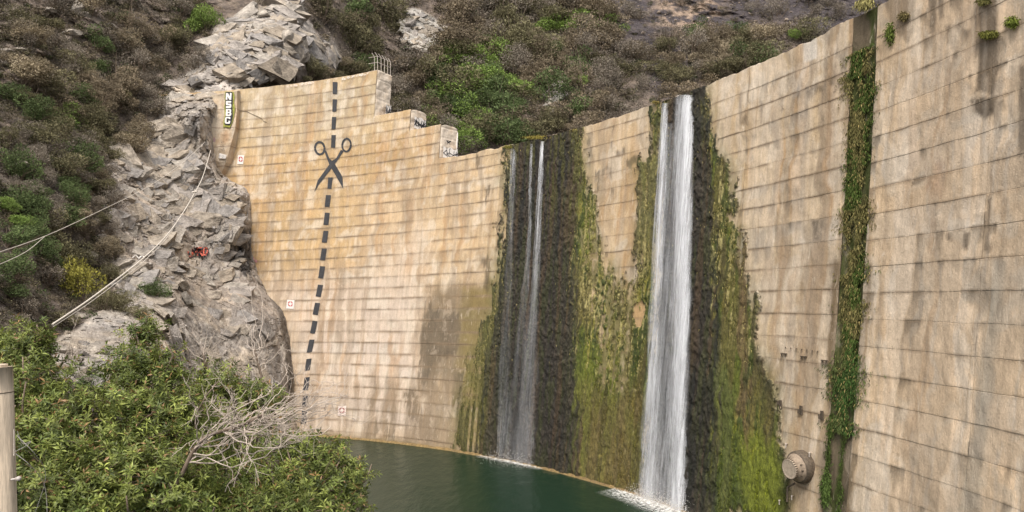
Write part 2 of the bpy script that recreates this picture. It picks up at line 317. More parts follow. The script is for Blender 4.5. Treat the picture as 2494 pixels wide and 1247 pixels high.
    ls = fbm(P*[.75, .018, 1], 3, 46); c = mixc(c, [.66, .56, .45], sstep(.54, .66, ls)*.35*sstep(44, 30, th)*(1-g)); c = mixc(c, [.30, .235, .17], sstep(.46, .34, ls)*.40*sstep(44, 30, th)*(1-g))
    # dirt caught in and just under the joints
    jn = vnoise(P*[.5, 2, 1], 51)
    c = mixc(c, [.19, .135, .085], np.exp(-(np.abs(jd-.02)/.05)**2)*(.20+.45*sstep(.35, .75, jn))*(1-.6*right))
    c = mixc(c, [.26, .19, .125], np.exp(-np.maximum(jd, 0)/.16)*.45*sstep(.45, .8, jn))
    wl = sstep(ZW+.9, ZW+.15, z+.3*(bl-.5))
    c = mixc(c, [.19, .145, .085], wl*.7)
    wet = np.clip(wl+poly_mask(wx, wy, DARK1, 16)+poly_mask(wx, wy, DARK2, 16)+drip*.3, 0, 1)
    return np.concatenate([np.clip(c, .01, .8), (1-wet)[..., None]], -1).astype(np.float32)
DARK1 = [(1237, 340), (1412, 300), (1418, 450), (1408, 600), (1404, 800), (1406, 1000), (1412, 1185), (1165, 1125), (1185, 950), (1205, 800), (1222, 640), (1230, 500)]
DARK2 = [(1597, 240), (1722, 200), (1730, 350), (1738, 500), (1745, 650), (1748, 800), (1750, 950), (1742, 1100), (1738, 1275), (1590, 1275), (1565, 1220), (1575, 1000), (1590, 800), (1600, 600), (1605, 400)]
MOSS = dict(
    left=[(1228, 350), (1246, 345), (1240, 600), (1232, 800), (1215, 1000), (1200, 1118), (1100, 1098), (1118, 950), (1150, 850), (1192, 740), (1212, 600), (1226, 480)],
    between=[(1380, 300), (1420, 322), (1440, 450), (1455, 560), (1495, 640), (1530, 705), (1556, 660), (1545, 600), (1556, 500), (1558, 395), (1588, 380), (1590, 270), (1614, 240), (1612, 400), (1605, 600), (1597, 800), (1585, 1000), (1575, 1225), (1375, 1172), (1380, 900), (1380, 700), (1385, 560), (1385, 450)],
    right=[(1700, 210), (1722, 215), (1742, 330), (1765, 370), (1782, 400), (1790, 520), (1776, 540), (1812, 560), (1815, 650), (1838, 720), (1852, 850), (1898, 950), (1905, 1080), (1926, 1260), (1700, 1260), (1715, 900), (1715, 600), (1710, 400), (1700, 300)])
GROOVE = (13.75, 15.3)

dam = bpy.data.objects.new('concrete_dam', None); COL.objects.link(dam); dam.location = (0, 0, 0)
tag(dam, 'tall curved concrete arch dam with stained pour panels, notched crest and stepped left end', 'dam')
def sched(hi, first, step):
    z = [hi]; q = first
    while q > -20.5: z.append(q); q -= step
    return z
MONO = []        # (theta high, theta low, list of joint heights from the top down)
LZ = [20.0+1.5*k for k in range(8, -28, -1)]
def left_sched(top): return [top]+[z for z in LZ if z < top-.6]
S2 = inv(960, 274)[1]; S3 = inv(1045, 309)[1]; T2 = inv(1000, 275)[0]; T3 = inv(1072, 330)[0]
def right_sched(o): return [ZC]+[o-1.7*k for k in range(-20, 20) if o-1.7*k < ZC-.7 and o-1.7*k > -20.5]
MONO.append((LEFT_TH, 78.6, left_sched(ZB))); MONO.append((78.6, 70.6, left_sched(ZB))); MONO.append((70.6, 62.8, left_sched(ZB)))
MONO.append((62.8, T2, left_sched(S2))); MONO.append((T2, T3, left_sched(S3)))
MONO.append((T3, 47.5, left_sched(ZC))); MONO.append((47.5, 39.2, left_sched(ZC)))
MONO.append((39.2, 31.3, right_sched(1.89-.6))); MONO.append((31.3, 22.9, right_sched(1.89))); MONO.append((22.9, GROOVE[1], right_sched(1.89)))
MONO.append((GROOVE[0], 7.4, right_sched(5.0))); MONO.append((7.4, -1.0, right_sched(5.0)))
THICK = 3.4
crest_h = lambda th: (fbm(np.stack([np.radians(th)*86*.8, 0*th, 0*th], -1), 4, 77)-.5)*.55
pr = random.Random(3)
for (ta, tb, zs) in MONO:
    near = tb < 39
    ds = .13 if near else .22; nu = max(4, int(np.radians(ta-tb)*86/ds))
    g = np.degrees(.02/86)
    th = np.concatenate([[ta-g*.1, ta-g*.8], np.linspace(ta-g*3, tb+g*3, nu), [tb+g*.8, tb+g*.1]])
    for i in range(len(zs)-1):
        z1, z0 = zs[i], zs[i+1]; nv = max(5, int((z1-z0)/(.13 if near else .2)))
        gz_ = .006 if near else .014; zz = np.concatenate([[z0+.001, z0+gz_], np.linspace(z0+.04, z1-.04, nv), [z1-gz_, z1-.001]])
        T, Z = np.meshgrid(th, zz, indexing='ij')
        # worn, slightly wandering joint lines
        wob = (fbm(np.stack([np.radians(T)*86*.5, 0*T+z1, 0*T], -1), 3, 61)-.5)*.10
        wob0 = (fbm(np.stack([np.radians(T)*86*.5, 0*T+z0, 0*T], -1), 3, 61)-.5)*.10
        k = (Z-z0)/(z1-z0); top = i == 0
        if top: wob = crest_h(T)*(1.0 if z1 < 20 else .25)
        Z2 = Z+wob*k+wob0*(1-k)
        lip = pr.uniform(.0, .012 if near else .03)*(1-k)+pr.uniform(-.006, .006)
        off = wall_relief(T, Z2)+lip
        jw = vnoise(np.stack([np.radians(T)*86*.35, Z2*.7, 0*T], -1), 19); edge = np.zeros_like(T); edge[:, 0] = 1; edge[0] = 1; edge[-1] = 1
        if not top: edge[:, -1] = 1
        vedge = np.zeros_like(T); vedge[0] = vedge[-1] = 1; edge = np.where(vedge > 0, np.minimum(edge, .35), edge)
        off = off-edge*(.006+.045*sstep(.42, .75, jw)*(.22 if ta < 14 else .45 if ta < 39 else .6))
        V = face(T, Z2, off); jd = np.minimum(z1+wob-Z2, 9) if not top else 3+0*Z2
        jd = np.where((Z2-z0-wob0) < .05, .03, jd)
        vd = np.minimum(np.abs(T-ta), np.abs(T-tb))*1.5
        jd = np.minimum(jd, np.where(vd < .05, .10, 9))
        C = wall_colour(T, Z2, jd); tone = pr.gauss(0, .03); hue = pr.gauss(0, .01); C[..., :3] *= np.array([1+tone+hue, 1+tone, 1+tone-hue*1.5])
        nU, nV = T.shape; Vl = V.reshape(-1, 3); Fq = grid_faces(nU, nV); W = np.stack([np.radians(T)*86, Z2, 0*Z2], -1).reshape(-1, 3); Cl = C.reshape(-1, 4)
        if top:     # flat crest top and free end of the block
            r = np.arange(nU)*nV+nV-1; n0 = len(Vl); parts = [Vl]; Wp = [W]; Cp = [Cl]
            for j, dd in enumerate((.25, THICK*.5, THICK)):
                Tz = T[:, -1]; zt = Z2[:, -1]+(.10 if j == 0 else .06)*(1 if j < 2 else 0)
                parts.append(face(Tz, zt, -dd)); Wp.append(np.stack([np.radians(Tz)*86, zt+dd, 0*zt], -1))
                cc = np.tile(np.array([.40, .33, .25, 1], np.float32), (nU, 1)); Cp.append(cc)
            rows = [r]+[n0+j*nU+np.arange(nU) for j in range(3)]
            Fx = [np.stack([a[:-1], a[1:], b[1:], b[:-1]], -1) for a, b in zip(rows[:-1], rows[1:])]
            Vl = np.concatenate(parts); W = np.concatenate(Wp); Cl = np.concatenate(Cp); Fq = np.concatenate([Fq]+Fx)
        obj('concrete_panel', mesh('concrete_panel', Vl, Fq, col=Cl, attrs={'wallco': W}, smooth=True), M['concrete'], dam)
# body of the dam behind the panels
def core(ta, tb, top, mat_, name, label=None, front=.12, under=0):
    th = np.linspace(ta, tb, max(4, int(abs(ta-tb)*1.2))); zz = np.linspace(-21, top-.12, 16)
    T, Z = np.meshgrid(th, zz, indexing='ij'); A = face(T, Z, -front); r = rad(ZC)+THICK
    B = np.stack([CX+r*np.cos(np.radians(T)), CY+r*np.sin(np.radians(T)), Z], -1); nU, nV = T.shape; n = nU*nV
    f = grid_faces(nU, nV); F2 = [f, f[:, ::-1]+n]
    t = np.arange(nU)*nV+nV-1; F2.append(np.stack([t[:-1], t[:-1]+n, t[1:]+n, t[1:]], -1))
    for e in (0, (nU-1)*nV):
        q = np.arange(nV)+e; F2.append(np.stack([q[:-1], q[1:], q[1:]+n, q[:-1]+n], -1))
    V = np.concatenate([A.reshape(-1, 3), B.reshape(-1, 3)])
    return obj(name, mesh(name, V, np.concatenate(F2)), mat_, dam)
core(LEFT_TH, 62.85, ZB, M['core'], 'dam_core'); core(62.85, T2+.05, S2, M['core'], 'dam_core'); core(T2+.05, T3+.05, S3, M['core'], 'dam_core')
core(T3+.05, GROOVE[1], ZC, M['core'], 'dam_core'); core(GROOVE[1], GROOVE[0], ZC, M['core'], 'dam_core', front=.34); core(GROOVE[0], -1, ZC, M['core'], 'dam_core')
# end faces of the stepped blocks
def end_face(th, zlo, zhi, rnd=.5, t=THICK):
    nz = int((zhi-zlo)/.12)+2; nr = 18; q = np.linspace(0, 1, nr); Z, Q = np.meshgrid(np.linspace(zlo-.3, zhi, nz), q, indexing='ij')
    Z = Z+sstep(zhi-1.2, zhi, Z)*(.10-rnd*(2*Q-1)**4*.8); P = np.stack([Q*t, Z, 0*Z+th], -1)
    rel = (fbm(P*[1, 1, 1], 4, 81)-.5)*.35; rel = rel-.10*np.exp(-((np.mod(Z-20, 1.5)-.75)/.05)**2)
    r = rad(np.minimum(Z, zhi))-.02+Q*t; tt = np.radians(th-.06)-(rel+.05)/86*sstep(0, .04, Q)
    V = np.stack([CX+r*np.cos(tt), CY+r*np.sin(tt), Z], -1)
    c = np.zeros(Z.shape+(3,), np.float32)+[.62, .53, .43]; n = fbm(P*[.9, .8, 1], 4, 82)
    c = mixc(c, [.42, .30, .20], sstep(.5, .75, n)*.6); c = mixc(c, [.58, .50, .42], sstep(.55, .3, n)*.5)
    C = np.concatenate([c, np.ones(Z.shape+(1,))], -1)
    return obj('end_face', mesh('end_face', V.reshape(-1, 3), grid_faces(nz, nr), col=C.reshape(-1, 4), attrs={'wallco': P.reshape(-1, 3)}, smooth=True), M['concrete'], dam)
end_face(62.8, S2, ZB, .1); end_face(T2, S3, S2, .35); end_face(T3, ZC, S3, .35)
# tall joint groove with damp brown concrete
zz = np.linspace(-20, ZC, 220); th = np.linspace(GROOVE[0], GROOVE[1], 14); T, Z = np.meshgrid(th, zz, indexing='ij')
off = -.16+.12*np.abs(np.linspace(-1, 1, 14))[:, None]**4+(fbm(np.stack([np.radians(T)*86, Z, 0*Z], -1)*[2, 1, 1], 3, 9)-.5)*.2
gz = sstep(-9.5, -7.5, Z)*sstep(17.5, 15.5, Z); jd = np.mod(Z-5, 1.7); C = wall_colour(T, Z, 5+0*Z); n = fbm(np.stack([np.radians(T)*86*3, Z*.3, 0*Z], -1), 4, 91)
C[..., :3] = mixc(C[..., :3]*0+np.array([.13, .10, .065], np.float32), [.06, .07, .02], np.clip(sstep(.5, .65, n)+gz*.75, 0, 1))
obj('joint_groove', mesh('joint_groove', face(T, Z, off).reshape(-1, 3), grid_faces(*T.shape), col=C.reshape(-1, 4), attrs={'wallco': np.stack([np.radians(T)*86, Z, 0*Z], -1).reshape(-1, 3)}, smooth=True), M['concrete'], dam)

# ------------------------------------------------------------------ thrust block at the left end
def pxpatch(name, pts_rows, matn, parent, colf, nsub=24):
    # bilinear patch through rows of (x,y,off) control points lying off the wall face
    rows = []
    for row in pts_rows:
        rows.append([face(*inv(x, y, o), o) for x, y, o in row])
    A = np.array(rows); nr, nc = A.shape[:2]
    u = np.linspace(0, nr-1, nsub*(nr-1)+1); v = np.linspace(0, nc-1, nsub*(nc-1)+1); i = np.minimum(u.astype(int), nr-2); j = np.minimum(v.astype(int), nc-2)
    fu = (u-i)[:, None, None]; fv = (v-j)[None, :, None]
    g = lambda a, b: A[np.ix_(i+a, j+b)]
    P = g(0, 0)*(1-fu)*(1-fv)+g(1, 0)*fu*(1-fv)+g(0, 1)*(1-fu)*fv+g(1, 1)*fu*fv
    n = fbm(P*1.2, 4, 55)-.5; P = P+n[..., None]*np.array([0, -.25, 0])
    C = colf(P)
    s = np.linalg.norm(P[..., :2]-P[:1, :1, :2], axis=-1)
    return obj(name, mesh(name, P.reshape(-1, 3), grid_faces(len(u), len(v)), col=C.reshape(-1, 4), attrs={'wallco': np.stack([s, P[..., 2], 0*s], -1).reshape(-1, 3)}, smooth=True), matn, parent)
def thrust_col(P):
    z = P[..., 2]; c = np.zeros(z.shape+(3,), np.float32)+[.43, .33, .23]; n = fbm(P*[.8, .8, .5], 4, 66)
    c = mixc(c, [.36, .22, .12], sstep(.45, .7, n)*.6); c = mixc(c, [.50, .44, .36], sstep(.5, .3, n)*.5); c = mixc(c, [.33, .28, .21], sstep(31.5, 33, z)*.7)
    jd = np.abs(np.mod(z-20+.1*(n-.5), 3.0)-1.5); c = mixc(c, [.15, .10, .07], sstep(.09, .03, jd)*.7)
    return np.concatenate([c, np.ones(z.shape+(1,))], -1)
tb = obj('thrust_block', None, label='concrete thrust block joining the left end of the dam to the grey cliff', cat='thrust block')
O = 1.6
pxpatch('front_face', [[(484, 237, O+1), (530, 231, O), (578, 222, O)], [(494, 270, O+1), (536, 270, O), (577, 270, O)], [(500, 310, O+1), (535, 312, O), (573, 312, O)],
                      [(500, 350, O+.6), (530, 350, O), (563, 350, O)], [(500, 390, O+.2), (522, 392, O-.1), (550, 395, O-.2)], [(500, 425, O-.2), (515, 425, .7), (538, 425, .6)]], M['concrete'], tb, thrust_col)
pxpatch('side_face', [[(578, 222, O), (586, 222, -.2)], [(577, 270, O), (586, 270, -.2)], [(573, 312, O), (584, 312, -.2)], [(563, 350, O), (578, 350, -.2)], [(550, 395, O-.2), (568, 398, -.2)], [(538, 425, .6), (550, 428, -.2)]], M['concrete'], tb, thrust_col)
pxpatch('block_top', [[(484, 237, O+1), (530, 231, O), (578, 222, O)], [(484, 232, -3), (530, 226, -3), (588, 218, -3)]], M['concrete'], tb, thrust_col, 10)

# ------------------------------------------------------------------ paint draped on the wall
def drape(name, polys, matn, parent=None, off=.03, res=.10, base=0., **kw):
    """polys: outlines in photograph pixels; the paint follows the relief of the face"""
    V = []; Q = []; n = 0
    for poly in polys:
        tz = np.array([inv(x, y, base) for x, y in poly]); s = np.radians(tz[:, 0])*86; 
        a0, a1, b0, b1 = s.min(), s.max(), tz[:, 1].min(), tz[:, 1].max(); nu = int((a1-a0)/res)+3; nv = int((b1-b0)/res)+3
        Sx, Zx = np.meshgrid(np.linspace(a0, a1, nu), np.linspace(b0, b1, nv), indexing='ij')
        # clip every grid row of cells to the outline: scanline spans
        for j in range(nv-1):
            z0, z1 = Zx[0, j], Zx[0, j+1]
            def spans(z):
                xs = []
                for k in range(len(s)):
                    za, zb, sa, sb = tz[k, 1], tz[(k+1) % len(s), 1], s[k], s[(k+1) % len(s)]
                    if (za > z) != (zb > z): xs.append(sa+(sb-sa)*(z-za)/(zb-za))
                return sorted(xs)
            e = (z1-z0)*.02; A = spans(z0+e); B = spans(z1-e)
            if len(A) != len(B): m = spans((z0+z1)/2); A = B = m
            for q in range(0, len(A)-1, 2):
                m = max(2, int(max(A[q+1]-A[q], B[q+1]-B[q])/res/2)+2); t = np.linspace(0, 1, m)
                for row, z in ((A, z0), (B, z1)):
                    sv = row[q]+(row[q+1]-row[q])*t; th = np.degrees(sv/86); zz = z+0*th
                    V.append(face(th, zz, base+off+(wall_relief(th, zz) if base == 0 else 0)+.045))
                a = np.arange(m-1)+n; Q.append(np.stack([a, a+1, a+m+1, a+m], -1)); n += 2*m
    return obj(name, mesh(name, np.concatenate(V), np.concatenate(Q)), matn, parent, **kw)
mural = obj('scissors_mural', None, label='charcoal cut-here mural of open scissors and a long dashed line painted down the dam', cat='mural')
dashes = [((811, 200), (823, 200), (822, 229), (811, 229)), ((811, 242), (822, 242), (820, 272), (810, 272)), ((809, 285), (820, 285), (818, 315), (808, 315)), ((808, 329), (819, 329), (817, 360), (807, 360)),
          ((800, 432), (811, 432), (808, 460), (798, 460))]
ys = [(475, 504), (518, 548), (562, 591), (605, 634), (648, 678), (693, 723), (737, 767), (781, 812), (827, 858), (873, 903), (918, 951), (963, 990), (998, 1032)]
cx = lambda y: np.interp(y, [460, 560, 605, 663, 708, 752, 796, 842, 888, 935, 1010], [801, 794, 790, 784, 779, 771, 765, 757, 751, 747, 741])
for a, b in ys:
    dashes.append(((cx(a)-5.5, a), (cx(a)+7, a), (cx(b)+5.5, b), (cx(b)-7, b)))
for d in dashes: drape('dash', [d], M['paint_dark'], mural)
def ring(cx_, cy_, rx, ry, w, n=30, rot=0.0, a0=0, a1=360):
    out = []
    for k in range(n):
        a = math.radians(a0+(a1-a0)*k/n); b = math.radians(a0+(a1-a0)*(k+1.03)/n); f = lambda t, q: (cx_+(rx-q)*math.cos(t)*math.cos(rot)-(ry-q)*math.sin(t)*math.sin(rot), cy_+(rx-q)*math.cos(t)*math.sin(rot)+(ry-q)*math.sin(t)*math.cos(rot))
        out.append((f(a, 0), f(b, 0), f(b, w), f(a, w)))
    return out
drape('handle_ring', ring(779.5, 361, 14.2, 17.5, 5.2, rot=-.1), M['paint_dark'], mural, res=.12)
drape('handle_ring', ring(844.8, 353.5, 12.8, 18, 4.8, rot=.1), M['paint_dark'], mural, res=.12)
drape('blade', [[(789, 366), (795, 366), (803, 386), (811, 393), (816, 399), (835, 431), (837, 460), (829, 446), (803, 402), (792, 372)]], M['paint_dark'], mural, off=.034)
drape('blade', [[(838, 368), (831, 365), (820, 385), (809, 392), (804, 399), (774, 440), (766, 468), (777, 450), (812, 405), (833, 376)]], M['paint_dark'], mural)

def sign(x, y, wpx, hpx, sk, a, b, label):
    s = obj('warning_sign', None, label=label, cat='sign', group='square life ring signs on the left part of the dam')
    c = [(x-wpx/2+sk, y-hpx/2), (x+wpx/2+sk, y-hpx/2), (x+wpx/2-sk, y+hpx/2), (x-wpx/2-sk, y+hpx/2)]
    drape('sign_board', [c], a, s, off=.05)
    for k in range(4): drape('ring_mark', ring(x+.6*sk/2, y-1, wpx*.34, hpx*.30, 2.6, 7, a0=k*90+8, a1=k*90+82), b, s, off=.10, res=.12)
sign(587, 389, 15, 22, 1.4, M['paint_white'], M['paint_red'], 'white sign with red broken ring high beside the thrust block')
sign(708, 741, 18, 22, 1.2, M['paint_white'], M['paint_red'], 'white sign with red ring halfway down, left of the dashed line by the rock edge')
sign(834, 1000, 20, 24, .6, M['paint_faded'], M['paint_pink'], 'faded pinkish sign with pale ring low on the dam near the water')

# lettering down the thrust block and other sprayed tags
FONT = {'N': [[(0, 0), (.3, 0), (.3, 1), (0, 1)], [(.7, 0), (1, 0), (1, 1), (.7, 1)], [(.0, 0), (.35, 0), (1, 1), (.65, 1)]],
        'S': [[(.05, 0), (.95, 0), (.95, .25), (.05, .25)], [(0, .1), (.32, .1), (.32, .5), (0, .5)], [(.05, .38), (.95, .38), (.95, .62), (.05, .62)], [(.68, .5), (1, .5), (1, .9), (.68, .9)], [(.05, .75), (.95, .75), (.95, 1), (.05, 1)]],
        'B': [[(0, 0), (.32, 0), (.32, 1), (0, 1)], [(.1, 0), (.85, 0), (.85, .2), (.1, .2)], [(.1, .4), (.9, .4), (.9, .6), (.1, .6)], [(.1, .8), (.9, .8), (.9, 1), (.1, 1)], [(.65, .08), (.95, .08), (.95, .45), (.65, .45)], [(.68, .52), (1, .52), (1, .92), (.68, .92)]],
        'C': [[(.15, 0), (.9, 0), (.95, .22), (.15, .22)], [(0, .12), (.32, .12), (.32, .88), (0, .88)], [(.15, .78), (.9, .78), (.9, 1), (.15, 1)], [(.68, .55), (1, .55), (.95, .9), (.65, .9)], [(.68, .08), (.98, .08), (.98, .34), (.68, .34)]]}
def letter(ch, x, y, w_, h_, slant=0):
    return [[(x+(px-.5)*w_+slant*(.5-py), y+(py-.5)*h_) for px, py in p] for p in FONT[ch]]
gr = obj('graffiti_lettering', None, label='white block letters NSBC sprayed vertically with black shadow and yellow-green halo', cat='graffiti')
halo = [[(549.5, 224), (571, 224), (573, 236), (571, 250), (574, 262), (571, 285), (567, 300), (561, 311), (549, 309), (545, 312), (546, 292), (549, 280), (547, 262), (550, 250), (548, 238)]]
drape('halo', halo, M['paint_yellow'], gr, off=.12, base=O)
drape('shadow_shape', [[(551, 225), (568, 224), (569, 246), (568, 262), (569, 285), (565, 302), (560, 306), (549, 304), (549, 290), (553, 280), (551, 262)]], M['paint_black'], gr, off=.18, base=O)
for ch, y, x in (('N', 236, 559.5), ('S', 255.5, 559.5), ('B', 275, 559.5), ('C', 294, 557)): drape('letter_'+ch.lower(), letter(ch, x, y, 13.5, 17, 1), M['paint_white'], gr, off=.26, base=O, res=.08)
rr = random.Random(5)
def scribble(label, quad, fill, n=9, offp=.10, base=0., line='paint_black'):
    t = obj('graffiti_tag', None, label=label, cat='graffiti'); q = np.array(quad, float)
    if fill: drape('fill_shape', [quad], M[fill], t, off=offp, base=base)
    B = lambda u, v: tuple(q[0]*(1-u)*(1-v)+q[1]*u*(1-v)+q[2]*u*v+q[3]*(1-u)*v)
    P = []
    for k in range(n):
        u = (k+.5)/n+rr.uniform(-.03, .03); v0, v1 = rr.uniform(.02, .4), rr.uniform(.6, .98); w_ = .022
        for j in range(4):
            va, vb = v0+(v1-v0)*j/4, v0+(v1-v0)*(j+1)/4; du = .03*math.sin(j*2+k); du2 = .03*math.sin(j*2+2+k)
            P.append([B(u+du-w_, va), B(u+du+w_, va), B(u+du2+w_, vb), B(u+du2-w_, vb)])
        v = rr.uniform(.1, .9); P.append([B(u-.05, v), B(u+.05, v+.02), B(u+.05, v+.08), B(u-.05, v+.06)])
    drape('outline_stroke', P, M[line], t, off=offp+.05, base=base, res=.08)
scribble('faded white and blue scrawl low on the thrust block', [(537, 374), (554, 378), (551, 387), (534, 386)], 'paint_white', 5, base=O-.1, offp=.2)
scribble('thin dark initials scrawled above the white scrawl on the thrust block', [(541, 340), (551, 342), (547, 372), (539, 370)], None, 4, base=O, offp=.2)
def radial_tag(label, th, z0, z1, q0, q1, fill, n=8):
    t = obj('graffiti_tag', None, label=label, cat='graffiti'); r = lambda z: rad(z)
    def P(q, z, e): tt = math.radians(th-.06)-(.44+e)/86; rr_ = rad(z)+q; return (CX+rr_*math.cos(tt), CY+rr_*math.sin(tt), z)
    if fill:
        qs = np.linspace(q0, q1, 12); V = [P(q, z0+.12*math.sin(3*q), .0) for q in qs]+[P(q, z1+.15*math.sin(4*q+1), .0) for q in qs]; a = np.arange(11)
        obj('fill_shape', mesh('fill', V, np.stack([a, a+1, a+13, a+12], -1)), M[fill], t)
    V = []; Q = []
    for k in range(n):
        q = q0+(q1-q0)*(k+.5)/n; h = z1-z0; pts = [(q+rr.uniform(-.15, .15), z0+h*j/5) for j in range(rr.randint(0, 1), rr.randint(5, 6))]
        if k % 3 == 0: pts = [(q0+(q1-q0)*j/5, z0+h*rr.uniform(.2, .8)) for j in range(6)]
        for (qa, za), (qb, zb) in zip(pts[:-1], pts[1:]):
            w_ = .05; n0 = len(V); d = np.array([qb-qa, zb-za]); d = d/np.linalg.norm(d)*w_
            V += [P(qa-d[1], za+d[0], .03), P(qb-d[1], zb+d[0], .03), P(qb+d[1], zb-d[0], .03), P(qa+d[1], za-d[0], .03)]; Q.append([n0, n0+1, n0+2, n0+3])
    obj('outline_stroke', mesh('stroke', V, Q), M['paint_black'], t)
radial_tag('white and blue bubble tag on the tall end face above the first step', 62.8, S2+.15, S2+2.1, 1.9, 3.2, 'paint_white')
radial_tag('dense black and white tag on the end face of the middle step', T2, S3+.3, S3+2.0, .3, 2.9, 'paint_white', 14)
radial_tag('big white tag with black outlines at the foot of the lowest step', T3, ZC+.15, ZC+1.7, .2, 3.2, 'paint_white', 6)
radial_tag('small dark tag higher on the lowest step end face', T3, ZC+2.2, ZC+2.9, .7, 1.7, None, 4)
scribble('pale faded scrawl on the dam top beside the first dash', [(792, 197), (807, 194), (806, 203), (792, 206)], None, 5, line='paint_white')
scribble('long pale scrawl along the dam top right of the dashes', [(835, 189), (900, 176), (900, 183), (835, 197)], None, 12, line='paint_white')
scribble('pale blue-grey scrawl along the dam top left of the dashes', [(700, 208), (770, 196), (770, 204), (700, 216)], None, 10, line='paint_faded')
# hairline crack near the thrust block
P = [(586, 270), (600, 271), (612, 277), (625, 283), (637, 288), (643, 296), (650, 298)]
drape('crack', [[(a[0], a[1]-.7), (b[0], b[1]-.7), (b[0], b[1]+.8), (a[0], a[1]+.8)] for a, b in zip(P[:-1], P[1:])], M['core'], dam, off=.02, res=.1)

# ------------------------------------------------------------------ water
zz_ = None
wm = bpy.data.materials.new('pond_water'); wm.use_nodes = True; N = wm.node_tree.nodes; L = wm.node_tree.links; p = N['Principled BSDF']
p.inputs['Base Color'].default_value = (.009, .023, .013, 1); p.inputs['Roughness'].default_value = .2; p.inputs['IOR'].default_value = 1.33; p.inputs['Specular IOR Level'].default_value = .16
tc = N.new('ShaderNodeTexCoord'); prev = None
for sc, d in ((1.1, .10), (4.5, .03)):
    mp = N.new('ShaderNodeMapping'); mp.inputs['Scale'].default_value = (1, .45, 1); mp.inputs['Rotation'].default_value = (0, 0, .5); n = N.new('ShaderNodeTexNoise'); n.inputs['Scale'].default_value = sc; n.inputs['Detail'].default_value = 5; b = N.new('ShaderNodeBump'); b.inputs['Distance'].default_value = d
    L.new(tc.outputs['Object'], mp.inputs[0]); L.new(mp.outputs[0], n.inputs[0]); L.new(n.outputs[0], b.inputs['Height'])
    if prev: L.new(prev.outputs[0], b.inputs['Normal'])
    prev = b
L.new(prev.outputs[0], p.inputs['Normal'])
nx = 160; X, Y = np.meshgrid(np.linspace(-75, 32, nx), np.linspace(6, 112, nx), indexing='ij')
obj('pond_water', mesh('pond_water', np.stack([X, Y, 0*X+ZW+(fbm(np.stack([X*.5, Y*.5, 0*X], -1), 3, 4)-.5)*.05], -1).reshape(-1, 3), grid_faces(nx, nx), smooth=True), wm, kind='structure')
# algae ledge along the water line
th = np.linspace(72, 12, 900); s = np.radians(th)*86; n = fbm(np.stack([s*1.5, 0*s, 0*s], -1), 4, 71)
V = []; C = []
for o, dz in ((-.1, .22), (.18, .16), (.30, .02), (.32, -.15)):
    V.append(face(th, ZW+dz+.15*(n-.5), o+.18*(n-.4)+.05))
    k = fbm(np.stack([s*3, 0*s+dz*6, 0*s], -1), 3, 72)[:, None]; C.append(np.array([.13, .09, .045])*(1-k)+np.array([.28, .19, .075])*k)
V = np.stack(V, 1); C = np.stack(C, 1)
obj('algae_ledge', mesh('algae_ledge', V.reshape(-1, 3), grid_faces(len(th), 4), col=C.reshape(-1, 3)), M['moss'], label='thin ochre algae ledge along the dam at the water line', cat='algae', kind='stuff')

# ------------------------------------------------------------------ moss and mineral crust
zg = np.arange(-19, ZC+.05, .10); tg = np.arange(16.2, 52, np.degrees(.10/86)); T, Z = np.meshgrid(tg, zg, indexing='ij')
S = np.radians(T)*86; x, y = proj(face(T, Z)); P = np.stack([S, Z, 0*S], -1)
wx = x+(fbm(P*[1.2, .3, 1], 4, 121)-.5)*44; wy = y+(fbm(P*[1, .25, 1], 3, 122)-.5)*70
streak = fbm(P*[3.2, .28, 1], 4, 123); lump = fbm(P*[2.6, 2.0, 1], 4, 124); big = fbm(P*[.35, .2, 1], 4, 125); Pw = P+np.stack([(fbm(P*[1.5, .8, 1], 3, 128)-.5)*1.2, (fbm(P*[1.5, .8, 1], 3, 129)-.5)*1.6, 0*S], -1); fine = fbm(Pw*[4.5, 2.0, 1], 3, 126, .65); fing = fbm(Pw*[2.4, .22, 1], 4, 130, .6)
xn = x+(fing-.5)*60
d1 = poly_mask(xn, y, DARK1, 12); d2 = poly_mask(xn, y, DARK2, 12)
ml = poly_mask(wx, wy, MOSS['left'], 26); mb = poly_mask(wx, wy, MOSS['between'], 24); mr_ = poly_mask(wx, wy, MOSS['right'], 26)
pale = poly_mask(wx, wy, [(1450, 750), (1535, 735), (1545, 950), (1460, 945)], 16); tan = poly_mask(xn, y+0*wy, [(1545, 740), (1560, 730), (1571, 742), (1570, 785), (1558, 800), (1545, 790), (1541, 765)], 2.5)
up = poly_mask(wx, wy, [(1420, 300), (1600, 240), (1570, 560), (1540, 700), (1500, 660), (1450, 560)], 20)
g = np.maximum.reduce([ml*.92, mb, mr_]); edge_thin = sstep(.46, .66, g+1.1*(fing-.5)+.7*(fine-.5))
cover = np.maximum(np.maximum(d1, d2), edge_thin); 
upper = np.maximum(poly_mask(wx, wy, [(1415, 540), (1560, 620), (1560, 760), (1420, 760)], 30), pale)
cover = cover*(1-tan)*(1-.75*upper*sstep(.62, .40, lump*.5+streak*.5)*(1-np.maximum(d1, d2)))
cover = cover*(1-.9*ml*(1-d1)*sstep(.62, .45, big*.5+streak*.5)*sstep(1195, 1150, x))
C = np.zeros(T.shape+(3,), np.float32)+[.045, .037, .028]
C = mixc(C, [.10, .08, .058], sstep(.5, .68, fine)*.8)
C = mixc(C, [.06, .07, .018], sstep(.50, .64, streak)*.6); C = mixc(C, [.12, .075, .04], sstep(.54, .66, fbm(P*[2.0, .10, 1], 3, 143))*.6); C = mixc(C, [.02, .02, .018], sstep(.5, .66, fbm(P*[1.1, .12, 1], 3, 144))*.7)
